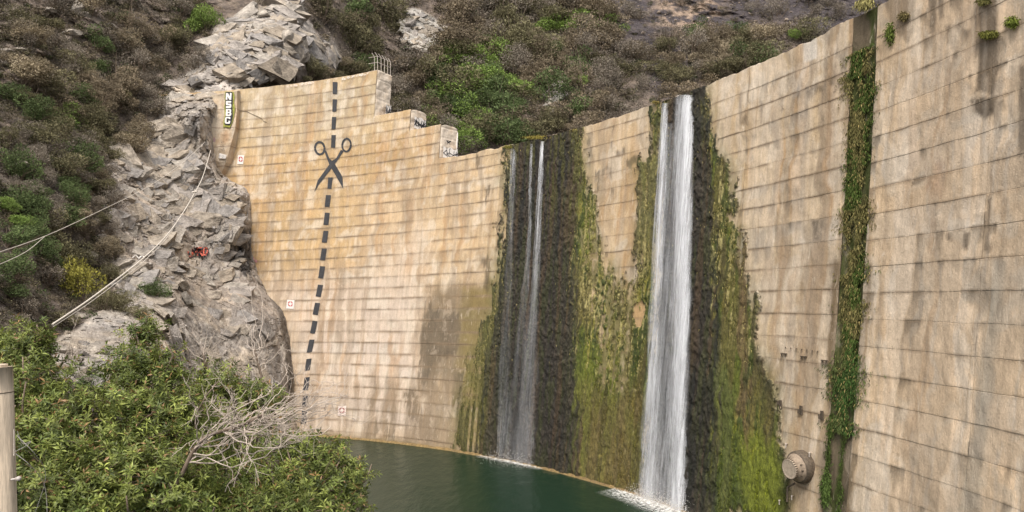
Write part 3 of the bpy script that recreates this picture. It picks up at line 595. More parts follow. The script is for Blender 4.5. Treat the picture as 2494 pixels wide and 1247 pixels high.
topg = poly_mask(wx, wy, [(1325, 320), (1420, 300), (1425, 420), (1400, 560), (1370, 440), (1345, 560), (1330, 460)], 12)+poly_mask(wx, wy, [(1230, 340), (1330, 330), (1300, 420), (1280, 380), (1245, 430)], 10)
C = mixc(C, [.11, .105, .026], np.clip(topg, 0, 1)*sstep(.45, .6, streak)*.85)
gm = np.clip(np.maximum(mb*(1-d1*.8), np.maximum(mr_*(1-d2*.85), ml*(1-.7*d1))), 0, 1)
vst = fbm(Pw*[1.5, .13, 1], 4, 140, .6); vs2 = fbm(Pw*[4.2, .30, 1], 4, 141, .6)
green = mixc(C*0+np.array([.036, .046, .010], np.float32), [.095, .110, .014], sstep(.42, .62, .6*vst+.4*vs2)); green = mixc(green, [.19, .17, .035], sstep(.54, .68, vs2)*sstep(.40, .6, big)); green = mixc(green, [.10, .075, .028], sstep(.52, .68, fbm(P*[.8, .12, 1], 3, 142))*.6)
green = mixc(green, [.36, .31, .13], sstep(.56, .66, streak)*sstep(.42, .55, fine)*.75*sstep(1000, 850, y))
green = mixc(green, [.14, .10, .04], poly_mask(wx, wy, [(1410, 950), (1580, 950), (1570, 1240), (1405, 1190)], 40)*.45)
green = mixc(green, [.15, .17, .018], poly_mask(wx, wy, [(1795, 1030), (1900, 1080), (1915, 1260), (1820, 1260)], 25)*.7)
green = mixc(green, [.07, .09, .02], poly_mask(wx, wy, [(1740, 850), (1800, 950), (1810, 1260), (1735, 1260)], 18)*.7)
green = mixc(green, [.22, .175, .08], poly_mask(wx, wy, [(1560, 380), (1598, 300), (1600, 640), (1550, 640)], 12)*.35)
green = mixc(green, [.075, .068, .026], ml*.75)
C = C*(1-gm[..., None])+green*gm[..., None]
C = mixc(C, [.13, .085, .04], poly_mask(wx, wy, [(1805, 555), (1815, 555), (1830, 1100), (1808, 1000)], 5)*.7)
C = C*(.50+.58*gm)[..., None]
WC = wall_colour(T, Z, 5+0*T)[..., :3]; ek = sstep(.35, .85, cover)*(1-.0*d1); C = WC*(1-ek[..., None])+C*ek[..., None]
H = cover**3*(.02+.07*sstep(.3, .7, lump)+.13*sstep(.35, .75, fine)*(.4+.7*d1+.7*d2)+.12*fing)
V = face(T, Z, H+.02+wall_relief(T, Z)); low = (T < 16.3)
def split(sel, name, label):
    q = grid_faces(*T.shape); cf = cover.ravel(); sf = sel.ravel(); k = (cf[q].mean(1) > .32) & sf[q[:, 0]]; q = q[k]
    u, i = np.unique(q, return_inverse=True); return obj(name, mesh(name, V.reshape(-1, 3)[u], i.reshape(q.shape), col=C.reshape(-1, 3)[u], smooth=True), M['moss'], label=label, cat='moss', kind='stuff')
xs1 = x < np.interp(y, [300, 1200], [1412, 1405]); xs2 = x < np.interp(y, [240, 600, 1247], [1600, 1600, 1575])
split(xs1, 'wet_moss', 'dark wet mineral crust and moss curtain under the thin trickles')
split(~xs1 & xs2, 'wet_moss', 'green moss mat on the wall between the thin trickles and the big fall')
split(~xs1 & ~xs2 & ~low, 'wet_moss', 'dark crust and yellow-green moss behind and right of the big white fall')
# hanging tufts
def blades(n, T, Z, L_, Wd, colr, droop=1.0, out=.5, spread=.35, off=.12, rng=RNG):
    """n drooping leaf blades rooted on the face at T,Z; two quads each"""
    th = np.radians(T); N_ = np.stack([-np.cos(th), -np.sin(th), 0*th], -1); Tg = np.stack([-np.sin(th), np.cos(th), 0*th], -1); U = np.array([0, 0, 1.])
    b = face(T, Z, off); a = rng.normal(0, spread, n)[:, None]; Lr = (L_*rng.uniform(.5, 1.3, n))[:, None]; o = rng.uniform(.3, 1, n)[:, None]*out
    m1 = b+(N_*o+Tg*a+U*rng.uniform(-.1, .5, n)[:, None]*(1 if droop < 1 else -.3))*Lr*.5; m2 = m1+(N_*o*.3+Tg*a*.6-U*droop)*Lr*.6
    yaw = rng.uniform(-1.0, 1.0, n)[:, None]; w_ = (Tg*np.cos(yaw)+N_*np.sin(yaw))*(Wd*rng.uniform(.6, 1.3, n))[:, None]*.5
    V = np.stack([b-w_, b+w_, m1+w_, m1-w_, m2+w_*.3, m2-w_*.3], 1); i = np.arange(n)[:, None]*6
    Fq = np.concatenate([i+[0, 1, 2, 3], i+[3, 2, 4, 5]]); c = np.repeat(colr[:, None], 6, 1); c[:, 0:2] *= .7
    return V.reshape(-1, 3), Fq, c.reshape(-1, 3)
wt = (cover*gm*sstep(.40, .62, streak)+.02*cover*(d1+d2)); wt[T < 16.3] = 0; wt = wt/wt.sum(); n = 26000
idx = RNG.choice(wt.size, n, p=wt.ravel()); jt = RNG.uniform(-.05, .05, n); cc = C.reshape(-1, 3)[idx]
yy = y.ravel()[idx]; pl = RNG.random(n) < (.45*sstep(1000, 800, yy)); cc = np.where(pl[:, None], np.array([.34, .29, .12])*RNG.uniform(.7, 1.3, n)[:, None], cc*RNG.uniform(.7, 1.8, n)[:, None]); 
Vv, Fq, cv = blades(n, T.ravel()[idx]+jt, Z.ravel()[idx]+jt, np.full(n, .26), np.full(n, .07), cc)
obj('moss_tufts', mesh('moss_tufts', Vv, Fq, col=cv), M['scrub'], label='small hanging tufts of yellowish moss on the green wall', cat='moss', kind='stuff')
# ferns and grass in the joint groove
n = 42000; Zr = RNG.uniform(inv(2090, 1065)[1], inv(2100, 120)[1], n); cen = 14.5; xw = fbm(np.stack([Zr*.5, 0*Zr, 0*Zr], -1), 3, 131); 
dens = .35+1.0*fbm(np.stack([Zr*.35, 0*Zr+5, 0*Zr], -1), 3, 132); wdt = (.80+.45*xw)*np.interp(Zr, [-9, -6, 4, 18], [.8, 1.1, 1.1, .9]); Tr = cen+RNG.normal(0, .42, n)*wdt*np.interp(fbm(np.stack([Zr*.9, 0*Zr+9, 0*Zr], -1), 3, 135), [.3, .7], [.45, 1.25])+.10+(fbm(np.stack([Zr*.4, 0*Zr+2, 0*Zr], -1), 3, 136)-.5)*1.0
keep = fbm(np.stack([Tr*2.2, Zr*.5, 0*Zr], -1), 3, 137) > .34; Tr = Tr[keep]; Zr = Zr[keep]; n = len(Tr)
kk = RNG.random(n); nz = fbm(np.stack([Zr*.45, Tr*1.5, 0*Zr], -1), 3, 133); cg = np.where((nz > .52)[:, None], np.array([.15, .135, .05]), np.array([.065, .095, .022]))
cg = cg*(1-sstep(-2, -6, Zr)[:, None]*.6)+np.array([.05, .105, .028])*sstep(-2, -6, Zr)[:, None]*.6; cg = np.where((kk < .12)[:, None], np.array([.28, .22, .09]), cg)*RNG.uniform(.5, 1.6, n)[:, None]
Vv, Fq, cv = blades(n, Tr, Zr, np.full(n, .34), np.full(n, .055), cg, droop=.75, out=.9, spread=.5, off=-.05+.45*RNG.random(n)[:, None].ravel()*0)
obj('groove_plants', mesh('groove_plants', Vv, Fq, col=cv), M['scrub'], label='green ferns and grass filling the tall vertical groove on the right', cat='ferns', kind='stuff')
n = 2600; Zr = RNG.uniform(-18, -8, n); Tr = np.where(RNG.random(n) < .6, 15.15, 14.2)+RNG.normal(0, .12, n); kp = fbm(np.stack([Tr*2, Zr*.6, 0*Zr], -1), 3, 139) > .46; Zr = Zr[kp]; Tr = Tr[kp]; n = len(Zr)
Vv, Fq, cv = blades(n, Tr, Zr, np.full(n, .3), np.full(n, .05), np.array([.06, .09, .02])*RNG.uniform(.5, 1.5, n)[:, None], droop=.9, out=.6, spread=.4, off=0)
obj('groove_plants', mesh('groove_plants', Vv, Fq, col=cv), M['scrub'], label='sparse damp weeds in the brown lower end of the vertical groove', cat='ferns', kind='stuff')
def clump(x0, y0, wpx, hpx, n, col, name, label, L_=.3, Wd=.06, off=.05):
    xs = x0+RNG.normal(0, .4, n)*wpx; ys_ = y0+RNG.normal(0, .4, n)*hpx
    tz0 = inv(x0, y0); tzx = inv(x0+wpx, y0); tzy = inv(x0, y0+hpx); u = (xs-x0)/wpx; v = (ys_-y0)/hpx
    T_ = tz0[0]+u*(tzx[0]-tz0[0])+v*(tzy[0]-tz0[0]); Z_ = tz0[1]+u*(tzx[1]-tz0[1])+v*(tzy[1]-tz0[1])
    c_ = np.array(col)*RNG.uniform(.5, 1.6, n)[:, None]; Vv, Fq, cv = blades(n, T_, Z_, np.full(n, L_), np.full(n, Wd), c_, droop=.6, out=.9, spread=.5, off=off)
    return obj(name, mesh(name, Vv, Fq, col=cv), M['scrub'], label=label, cat='plant')
clump(2412, 85, 24, 10, 700, (.15, .15, .035), 'wall_plant', 'olive tuft growing on the wall joint left of the brightest tuft at upper right')
clump(2470, 55, 16, 14, 600, (.14, .17, .03), 'wall_plant', 'bright green tuft growing on the wall at the top right corner')
clump(2400, 5, 18, 8, 300, (.13, .12, .04), 'wall_plant', 'small tuft on the wall at the top edge near the right corner')
clump(2172, 82, 10, 26, 700, (.11, .14, .03), 'wall_plant', 'hanging green plant just right of the groove top', .35)
clump(2205, 40, 14, 12, 400, (.15, .12, .05), 'wall_plant', 'brownish tuft under the crest right of the groove')
clump(2015, 1190, 13, 45, 1500, (.08, .12, .03), 'wall_plant', 'green plants low on the wall below the groove, left of the brown band', .3)
clump(1240, 358, 12, 5, 250, (.20, .18, .04), 'crest_plant', 'small dry tuft on the crest left of the thin trickles', .3)
clump(1310, 335, 34, 5, 900, (.24, .20, .05), 'crest_plant', 'yellow-green grass along the crest above the thin trickles', .3)
clump(1405, 318, 12, 4, 200, (.20, .16, .05), 'crest_plant', 'small tuft on the crest right of the thin trickles', .3)
clump(1600, 250, 12, 4, 200, (.20, .16, .05), 'crest_plant', 'small grass tuft on the crest left of the big fall', .3)
clump(2112, 12, 22, 14, 900, (.28, .25, .10), 'crest_plant', 'pale grass tuft on the crest above the groove', .55)

# ------------------------------------------------------------------ falling water
fm = bpy.data.materials.new('falling_water'); fm.use_nodes = True; N = fm.node_tree.nodes; L = fm.node_tree.links
p = N['Principled BSDF']; p.inputs['Base Color'].default_value = (.80, .81, .84, 1); p.inputs['Roughness'].default_value = .5
u = N.new('ShaderNodeAttribute'); u.attribute_name = 'wallco'; den = N.new('ShaderNodeAttribute'); den.attribute_name = 'dens'
mulv = []
for sx, sy, lo, hi in ((3.2, .07, .36, .70), (15.0, .30, .32, .76), (6.0, .9, .40, .75)):
    mp = N.new('ShaderNodeMapping'); mp.inputs['Scale'].default_value = (sx, sy, 1); L.new(u.outputs['Vector'], mp.inputs[0])
    n = N.new('ShaderNodeTexNoise'); n.inputs['Scale'].default_value = 1; n.inputs['Detail'].default_value = 4; L.new(mp.outputs[0], n.inputs[0])
    mr = N.new('ShaderNodeMapRange'); mr.interpolation_type = 'SMOOTHSTEP'; mr.inputs[1].default_value = lo; mr.inputs[2].default_value = hi; L.new(n.outputs[0], mr.inputs[0]); mulv.append(mr.outputs[0])
ad = N.new('ShaderNodeMath'); ad.operation = 'MULTIPLY_ADD'; L.new(mulv[0], ad.inputs[0]); ad.inputs[1].default_value = .75; L.new(mulv[1], ad.inputs[2])
a2 = N.new('ShaderNodeMath'); a2.operation = 'MULTIPLY_ADD'; L.new(mulv[2], a2.inputs[0]); a2.inputs[1].default_value = .35; L.new(ad.outputs[0], a2.inputs[2])
d2m = N.new('ShaderNodeMath'); d2m.operation = 'MULTIPLY'; L.new(a2.outputs[0], d2m.inputs[0]); L.new(den.outputs['Fac'], d2m.inputs[1])
cl = N.new('ShaderNodeClamp'); L.new(d2m.outputs[0], cl.inputs[0]); L.new(cl.outputs[0], p.inputs['Alpha'])
tr = N.new('ShaderNodeBsdfTranslucent'); tr.inputs[0].default_value = (.8, .82, .85, 1)
M['fall'] = fm
def fall_strip(pts, layers, parent, name='water_sheet', spread=.25, seed=0):
    """pts: (y, x left, x right, density) down the fall in photo pixels, turned into points just off the wall"""
    pts = np.array(pts, float); ny = 150; yy = np.linspace(pts[0, 0], pts[-1, 0], ny)
    xl = np.interp(yy, pts[:, 0], pts[:, 1]); xr = np.interp(yy, pts[:, 0], pts[:, 2]); dn = np.interp(yy, pts[:, 0], pts[:, 3])
    idx = np.linspace(0, ny-1, 14).astype(int)
    for l in range(layers):
        offk = .18+spread*l; TL = np.array([inv(xl[i], yy[i]) for i in idx]); TR = np.array([inv(xr[i], yy[i]) for i in idx])
        nu = 14; q = np.linspace(0, 1, nu); iy = np.arange(ny); k = yy*0
        A = np.stack([np.interp(iy, idx, TL[:, 0]), np.interp(iy, idx, TL[:, 1])], -1); B = np.stack([np.interp(iy, idx, TR[:, 0]), np.interp(iy, idx, TR[:, 1])], -1)
        G = A[:, None]*(1-q)[None, :, None]+B[:, None]*q[None, :, None]
        fall = np.clip((G[:1, :, 1]-G[..., 1])/37, 0, 1); n_ = fbm(np.stack([q[None]*4+0*fall, fall*9, 0*fall+seed+l], -1), 3, 200+l)
        G = G.copy(); G[..., 0] += (fbm(np.stack([q[None]*2.5+0*fall, fall*14, 0*fall+seed*5+l], -1), 3, 230+l)-.5)*.55*(.15+fall)
        off = offk*(np.sin(np.pi*fall)**.6*1.1+.45)+np.sin(np.pi*q)[None]*.25+(n_-.5)*.35*(.2+fall)
        V = face(G[..., 0], G[..., 1], off); ed = sstep(0, .22, q)*sstep(1, .78, q)
        D = dn[:, None]*ed[None]*(.35+1.3*fbm(np.stack([q[None]*3+0*fall, fall*7, 0*fall+seed+l*3], -1), 3, 240))*.62/(1+.35*l)*sstep(-4, 6, iy)[:, None]
        W = np.stack([np.radians(G[..., 0])*86+l*7.3+seed*3.1, G[..., 1]+l*5.7, 0*D], -1)
        obj(name, mesh(name, V.reshape(-1, 3), grid_faces(ny, nu), attrs={'wallco': W.reshape(-1, 3), 'dens': D.ravel()}, smooth=True), M['fall'], parent)
def fall(label, strips, group=None):
    f = obj('waterfall', None, label=label, cat='waterfall', group=group)
    for k, (pts, lay) in enumerate(strips): fall_strip(pts, lay, f, seed=k+len(label))
fall('widest bright white fall, right half of the big double waterfall', [
    ([(232, 1648, 1694, .75), (300, 1648, 1695, .8), (500, 1647, 1694, .75), (700, 1646, 1692, .75), (900, 1640, 1687, .7), (1100, 1632, 1682, .7), (1247, 1622, 1676, .75), (1262, 1620, 1676, .8)], 2),
    ([(232, 1664, 1694, .9), (300, 1666, 1695, .8), (600, 1664, 1693, .75), (900, 1656, 1685, .7), (1100, 1646, 1678, .6), (1260, 1630, 1675, .7)], 2)])
fall('narrower white fall, left half of the big double waterfall', [
    ([(252, 1616, 1633, .9), (300, 1615, 1633, .8), (500, 1606, 1630, .65), (700, 1598, 1620, .45), (760, 1590, 1614, .4), (900, 1584, 1617, .5), (1100, 1566, 1612, .6), (1225, 1556, 1606, .8)], 2),
    ([(300, 1606, 1650, .14), (600, 1600, 1660, .24), (900, 1588, 1660, .30), (1235, 1562, 1650, .38)], 2)])
fall('thin white trickle over the dark crust, rightmost of the thin falls', [
    ([(345, 1321, 1328, .8), (450, 1317, 1326, .6), (560, 1312, 1323, .42), (700, 1302, 1319, .17), (850, 1280, 1316, .11), (1000, 1268, 1312, .10), (1135, 1250, 1308, .18)], 2)])
fall('thin white trickle in the middle of the dark crust', [
    ([(351, 1295, 1301, .7), (450, 1292, 1300, .4), (600, 1287, 1298, .22), (750, 1268, 1294, .10), (900, 1250, 1290, .08), (1125, 1225, 1285, .13)], 1)])
fall('faint double trickle at the left side of the dark crust', [
    ([(362, 1244, 1262, .35), (450, 1243, 1259, .26), (600, 1238, 1254, .14), (800, 1226, 1252, .09), (950, 1213, 1250, .10), (1115, 1204, 1250, .2)], 1)])
# foam where the falls land
fo = bpy.data.materials.new('foam'); fo.use_nodes = True; N = fo.node_tree.nodes; L = fo.node_tree.links; p = N['Principled BSDF']; p.inputs['Base Color'].default_value = (.8, .8, .78, 1)
at_ = N.new('ShaderNodeAttribute'); at_.attribute_name = 'dens'; tc = N.new('ShaderNodeTexCoord'); n = N.new('ShaderNodeTexNoise'); n.inputs['Scale'].default_value = 3.5; n.inputs['Detail'].default_value = 6; L.new(tc.outputs['Object'], n.inputs[0])
mr = N.new('ShaderNodeMapRange'); mr.inputs[1].default_value = .35; mr.inputs[2].default_value = .62; L.new(n.outputs[0], mr.inputs[0]); mm = N.new('ShaderNodeMath'); mm.operation = 'MULTIPLY'; L.new(mr.outputs[0], mm.inputs[0]); L.new(at_.outputs['Fac'], mm.inputs[1]); L.new(mm.outputs[0], p.inputs['Alpha'])
def foam(x0, x1, width, label, peak=1.0):
    t0 = inv(x0, np.interp(x0, [960, 1200, 1300, 1450, 1550, 1700], [1083, 1112, 1135, 1170, 1207, 1262]))[0]; t1 = inv(x1, np.interp(x1, [960, 1200, 1300, 1450, 1550, 1700], [1083, 1112, 1135, 1170, 1207, 1262]))[0]
    th = np.linspace(t0, t1, 80); q = np.linspace(0, 1, 14); T_, Q = np.meshgrid(th, q, indexing='ij'); e = (T_-t0)/(t1-t0)
    V = face(T_, ZW+.03+.06*fbm(np.stack([T_*8, Q*3, 0*Q], -1), 2, 5)+0*T_, .25+Q*width); V[..., 2] = ZW+.03+.08*(1-Q)
    D = peak*np.sin(np.pi*e)**.5*(1-Q)**1.3*1.3
    obj('foam', mesh('foam', V.reshape(-1, 3), grid_faces(80, 14), attrs={'dens': D.ravel()}), fo, label=label, cat='foam', kind='stuff')
foam(1170, 1330, 1.0, 'thin line of foam where the trickles meet the pond')
foam(1500, 1760, 2.6, 'white foam where the big fall lands in the pond', 1.5)
def spray(pts, n, label):
    V = []; Q = []
    tz = [inv(*p_) for p_ in pts]
    for k in range(n):
        u_ = RNG.random(); j = min(int(u_*(len(tz)-1)), len(tz)-2); f_ = u_*(len(tz)-1)-j; th_ = tz[j][0]*(1-f_)+tz[j+1][0]*f_
        h_ = abs(RNG.normal(0, .55)); c_ = face(th_+RNG.normal(0, .25), ZW+h_, .5+abs(RNG.normal(0, .9))); r_ = RNG.uniform(.012, .045)
        o_ = np.array([[1, 0, -.6], [-1, 0, -.6], [0, 1, .2], [0, -.6, 1]])*r_; V.append(c_+o_); Q.append(np.array([[0, 1, 2], [0, 3, 1], [0, 2, 3], [1, 3, 2]])+4*k)
    obj('water_spray', mesh('water_spray', np.concatenate(V), np.concatenate(Q)), M['paint_white'], label=label, cat='spray', kind='stuff')
spray([(1556, 1205), (1600, 1222), (1640, 1240), (1690, 1260)], 2600, 'spray of droplets at the foot of the big double fall')
spray([(1205, 1112), (1250, 1124), (1305, 1137)], 900, 'fine spray at the foot of the thin trickles')

# ------------------------------------------------------------------ outlet valve and brackets
ax = np.array([-.92, -.36, -.05]); ax /= np.linalg.norm(ax)
tv = inv(1958, 1135); base_c = face(*tv, -.1)
v = obj('outlet_valve', None, label='big round rusty outlet drum with a toothed flange low on the wall', cat='valve')
e1 = np.cross(ax, [0, 0, 1.]); e1 /= np.linalg.norm(e1); e2 = np.cross(ax, e1)
obj('drum', MB().lathe(base_c, ax, [(0, 1.02), (.1, 1.10), (.62, 1.10), (.74, 1.04), (.78, .95)], 40).me('drum', True), M['steel'], v)
obj('dish', MB().lathe(base_c, ax, [(.78, .95), (.84, .92), (1.05, .68), (1.26, .48), (1.28, .05)], 40).me('dish', True), M['dish'], v)
fl = obj('flange', MB().lathe(base_c-e2*0, ax, [(1.24, .46), (1.26, .68), (1.40, .68), (1.42, .64), (1.40, .56), (1.40, .01)], 40).me('flange', False), M['flange'], v)
for k in range(28):
    a = 2*math.pi*k/28; d = e1*math.cos(a)+e2*math.sin(a); obj('bolt', MB().tube([base_c+ax*1.26+d*.68, base_c+ax*1.41+d*.68], .045, 6).me('bolt'), M['steel'], fl)
for a in (-1.2, -.5, .2): d = e1*math.cos(a)+e2*math.sin(a); obj('rib', MB().tube([base_c+ax*.78+d*.88, base_c+ax*1.26+d*.54], .05, 6).me('rib'), M['steel'], v)
for q in range(3):
    a = 2.6+.5*q; d = e1*math.cos(a)+e2*math.sin(a); obj('lug', MB().tube([base_c+ax*.9+d*.80, base_c+ax*1.02+d*.80], .06, 6).me('lug'), M['steel'], v)
pp = lambda x_, y_, o: face(*inv(x_, y_, o), o)
obj('drain_pipe', MB().tube([pp(1936, 1177, .5), pp(1918, 1187, .6), pp(1917, 1222, .55)], .07, 8).me('drain_pipe'), M['steel'], label='small bent pipe hanging below the outlet drum', cat='pipe')
for x_, y_, lb in ((1931, 1208, 'short peg below and right of the drain pipe'), (1901, 1219, 'small peg in the moss at the lower left of the drum'), (1974, 1103, 'small bracket at the upper right of the drum'), (1917, 1081, 'small bracket at the upper left of the drum')):
    obj('wall_peg', MB().tube([pp(x_, y_, 0), pp(x_-3, y_, .35)], .06, 6).tube([pp(x_-3, y_, .35), pp(x_-3, y_+10, .3)], .04, 6).me('wall_peg'), M['galv'], label=lb, cat='bracket')
names = ['left', 'middle', 'right']
for row, (pts, rl) in enumerate(([[(1909, 861), (1957, 868), (2008, 878)], 'upper row'], [[(1901, 985), (1951, 999), (2002, 1012)], 'lower row'])):
    for j, (x_, y_) in enumerate(pts):
        b = obj('steel_bracket', None, label=f'rusty steel bracket, {names[j]} one in the {rl} of wall brackets above the outlet drum', cat='bracket', group='steel brackets on the wall above the outlet drum')
        c0 = pp(x_, y_, .12); th0 = math.radians(inv(x_, y_)[0]); Nn = np.array([-math.cos(th0), -math.sin(th0), 0]); Tt = np.array([-math.sin(th0), math.cos(th0), 0]); A = [Tt, Nn, [0, 0, 1]]
        if row == 0:
            obj('plate', MB().box(c0, (.62, .12, .06), A).me('plate'), M['steel'], b)
            for s_ in (-.2, .2): obj('hook', MB().box(c0+Tt*s_-np.array([0, 0, .12])+Nn*.04, (.06, .08, .2), A).me('hook'), M['steel'], b)
        else:
            obj('plate', MB().box(c0, (.24, .1, .62), A).me('plate'), M['steel'], b)
            obj('hook', MB().box(c0+Tt*.2+np.array([0, 0, -.1 if j else .1]), (.12, .22, .3), A).me('hook'), M['steel'], b)
for k in range(7):
    x_, y_ = 1913+13*k, 846+1.6*k; obj('wall_pin', MB().tube([pp(x_, y_, -.02), pp(x_, y_, .22)], .045, 6).me('wall_pin'), M['steel'], label=['leftmost', 'second', 'third', 'middle', 'fifth', 'sixth', 'rightmost'][k]+' of the seven tiny steel pins in the row above the wall brackets', cat='pin', group='row of tiny steel pins above the brackets')

# ------------------------------------------------------------------ cage of posts on the end of the top block
cg = obj('guard_fence', None, label='rusted guard fence with bent post tops on the corner of the highest block', cat='fence')
def tp(th, q, h): t = math.radians(th); r = rad(ZB)+q; return np.array([CX+r*math.cos(t), CY+r*math.sin(t), ZB+h])
cor = [(63.2, .2), (62.85, .2), (62.82, 1.0), (62.82, 1.8), (62.82, 2.6), (62.82, 3.3)]
out_ = [np.array([.3, -.9, 0])]*2+[np.array([.9, -.2, 0])]*4
for (t_, q), o_ in zip(cor, out_):
    a = tp(t_, q, -.6); b = tp(t_, q, 2.2); c_ = b+np.array([-.35, -.1, .55]); obj('post', MB().tube([a, b, c_], .05, 6).me('post'), M['galv'], cg)
for h in (.1, 1.3, 2.2):
    obj('rail', MB().tube([tp(62.85, .2, h), tp(62.82, 3.3, h)], .04, 6).me('rail'), M['galv'], cg)
    obj('rail', MB().tube([tp(63.9, .2, h), tp(62.85, .2, h)], .04, 6).me('rail'), M['galv'], cg)
obj('white_pipe', MB().tube([np.array(tp(62.5, 0, 0))*0+face(T3-.12, S3-.6, -THICK), face(T3-.12, ZC+.9, -THICK)], .09, 8).me('white_pipe'), M['paint_white'], label='white upright pipe on the back corner of the lowest step', cat='pipe')

# ------------------------------------------------------------------ hillside
ctrl = [(-700, -400, 95), (-700, 400, 50), (-700, 1300, 24), (0, 0, 105), (0, 300, 84), (0, 600, 68), (0, 800, 56), (0, 1100, 30), (0, 1400, 18), (250, 1300, 22), (150, 800, 68), (250, 500, 90), (300, 200, 113), (300, 700, 84), (420, 600, 97),
        (450, 350, 114), (350, 850, 70), (480, 250, 120), (500, 430, 110), (520, 560, 108), (560, 480, 111), (560, 640, 108), (500, 700, 99), (600, 720, 102), (560, 800, 96), (640, 830, 99), (600, 950, 90), (670, 960, 97), (690, 1080, 96), (450, 950, 76), (500, 1100, 60), (620, 1200, 66), (600, 1400, 45), (900, 1400, 110),
        (800, 560, 140), (850, 800, 135), (860, 1000, 130), (900, 1200, 130), (1200, 700, 150), (1300, 1100, 140), (1800, 700, 150), (2600, 700, 170), (2000, 1200, 140), (2600, 1300, 150),
        (600, 150, 134), (590, 230, 126), (700, 0, 152), (700, 190, 134), (770, 170, 148), (830, 150, 165), (900, 250, 165), (1000, 60, 195), (1100, 340, 172), (1300, 300, 180), (1500, 200, 195), (1500, 0, 235), (2000, 0, 235), (1000, -300, 270), (600, -300, 190), (300, -300, 165), (0, -300, 140), (2000, -400, 330), (2700, -300, 300), (1500, -400, 320), (2300, 300, 190)]
for (x_, y_) in ((545, 430), (598, 455), (608, 560), (612, 640), (640, 700), (690, 760), (705, 830), (712, 900), (712, 980)):
    Yw = face(*inv(x_, y_))[1]; ctrl.append((x_, y_, Yw+.2)); ctrl.append((x_+35, y_-6, Yw+9)); ctrl.append((x_-28, y_+6, Yw-4.5))
for (x_, y_) in ((503, 262), (507, 305), (512, 345), (514, 380), (525, 418)):
    Yw = face(*inv(x_, y_, 2.6), 2.6)[1]; ctrl.append((x_, y_, Yw)); ctrl.append((x_+22, y_, Yw+5)); ctrl.append((x_-22, y_, Yw-3.5))
ctrl = np.array(ctrl, float)
def tps(a, b):
    r = np.hypot(a[:, None, 0]-b[None, :, 0], a[:, None, 1]-b[None, :, 1])/500; return np.where(r > 1e-6, r*r*np.log(r+1e-9), 0)
cp = ctrl[:, :2]; Kk = tps(cp, cp)+np.eye(len(cp))*.002; Pm = np.column_stack([np.ones(len(cp)), cp/500]); Am = np.block([[Kk, Pm], [Pm.T, np.zeros((3, 3))]])
cw = np.linalg.solve(Am, np.concatenate([np.log(ctrl[:, 2]), np.zeros(3)]))
xs = np.concatenate([np.arange(-700, -20, 14), np.arange(-20, 860, 2.4), np.arange(860, 2120, 5), np.arange(2120, 2800, 20)])
ys2 = np.concatenate([np.arange(-420, -12, 10), np.arange(-12, 420, 2.8), np.arange(420, 1090, 2.6), np.arange(1090, 1460, 12)])
X, Y = np.meshgrid(xs, ys2, indexing='ij')
# coarse evaluation of the smooth base, then bilinear refinement
xc = np.linspace(-720, 2820, 180); yc = np.linspace(-440, 1480, 110); XC, YC = np.meshgrid(xc, yc, indexing='ij'); q = np.column_stack([XC.ravel(), YC.ravel()])
base = (tps(q, cp)@cw[:-3]+np.column_stack([np.ones(len(q)), q/500])@cw[-3:]).reshape(XC.shape)
def bil(Gd, X, Y):
    u = (X-xc[0])/(xc[1]-xc[0]); v_ = (Y-yc[0])/(yc[1]-yc[0]); i = np.clip(u.astype(int), 0, len(xc)-2); j = np.clip(v_.astype(int), 0, len(yc)-2); a = u-i; b = v_-j
    return Gd[i, j]*(1-a)*(1-b)+Gd[i+1, j]*a*(1-b)+Gd[i, j+1]*(1-a)*b+Gd[i+1, j+1]*a*b
YD = np.exp(bil(base, X, Y))
P = at(X, Y, YD)
nwx = X+(fbm(P*.12, 3, 301)-.5)*50; nwy = Y+(fbm(P*.12, 3, 302)-.5)*50
ROCK = {'up': [(478, 150), (525, 70), (560, 50), (600, 42), (650, 15), (690, -8), (740, 0), (772, 60), (805, 95), (835, 140), (800, 160), (760, 150), (720, 170), (680, 185), (600, 215), (590, 240), (470, 245), (455, 190)],
        'low': [(455, 190), (470, 245), (560, 235), (560, 400), (620, 400), (760, 500), (780, 1100), (640, 1100), (520, 960), (430, 900), (400, 820), (320, 760), (270, 690), (300, 600), (270, 520), (280, 440), (260, 400), (330, 340), (390, 250), (420, 205)],
        'shelf': [(210, 800), (270, 760), (330, 770), (420, 830), (420, 960), (300, 960), (130, 900), (120, 860)],
        'pale': [(968, 50), (985, 28), (1015, 30), (1060, 48), (1095, 85), (1065, 108), (1020, 122), (965, 95)],
        'small': [(1335, 205), (1380, 193), (1388, 240), (1370, 262), (1350, 300), (1332, 270), (1345, 240)]}
rk = {k: poly_mask(nwx, nwy, v_, 14 if k in ('up', 'low') else 6) for k, v_ in ROCK.items()}
rock = np.maximum.reduce(list(rk.values()))
def fct(sc, s, **k): return facets((P*np.array(sc)+fbm(P*.3, 2, s)[..., None]*.8), s, **k)
rot = np.array([[.8, .2, .56], [-.3, .95, .1], [-.5, -.25, .82]]); Pr = P@rot
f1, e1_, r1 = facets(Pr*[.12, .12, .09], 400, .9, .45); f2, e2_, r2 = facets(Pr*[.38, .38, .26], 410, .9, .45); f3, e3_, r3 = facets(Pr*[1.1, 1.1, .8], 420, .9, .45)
relief = f1*4.0+f2*1.5+f3*.40+.35*np.exp(-(e2_/.03)**2)+.15*np.exp(-(e3_/.05)**2)*sstep(.4, .6, fbm(P*.2, 3, 431))+(fbm(P*.5, 5, 430)-.5)*.9
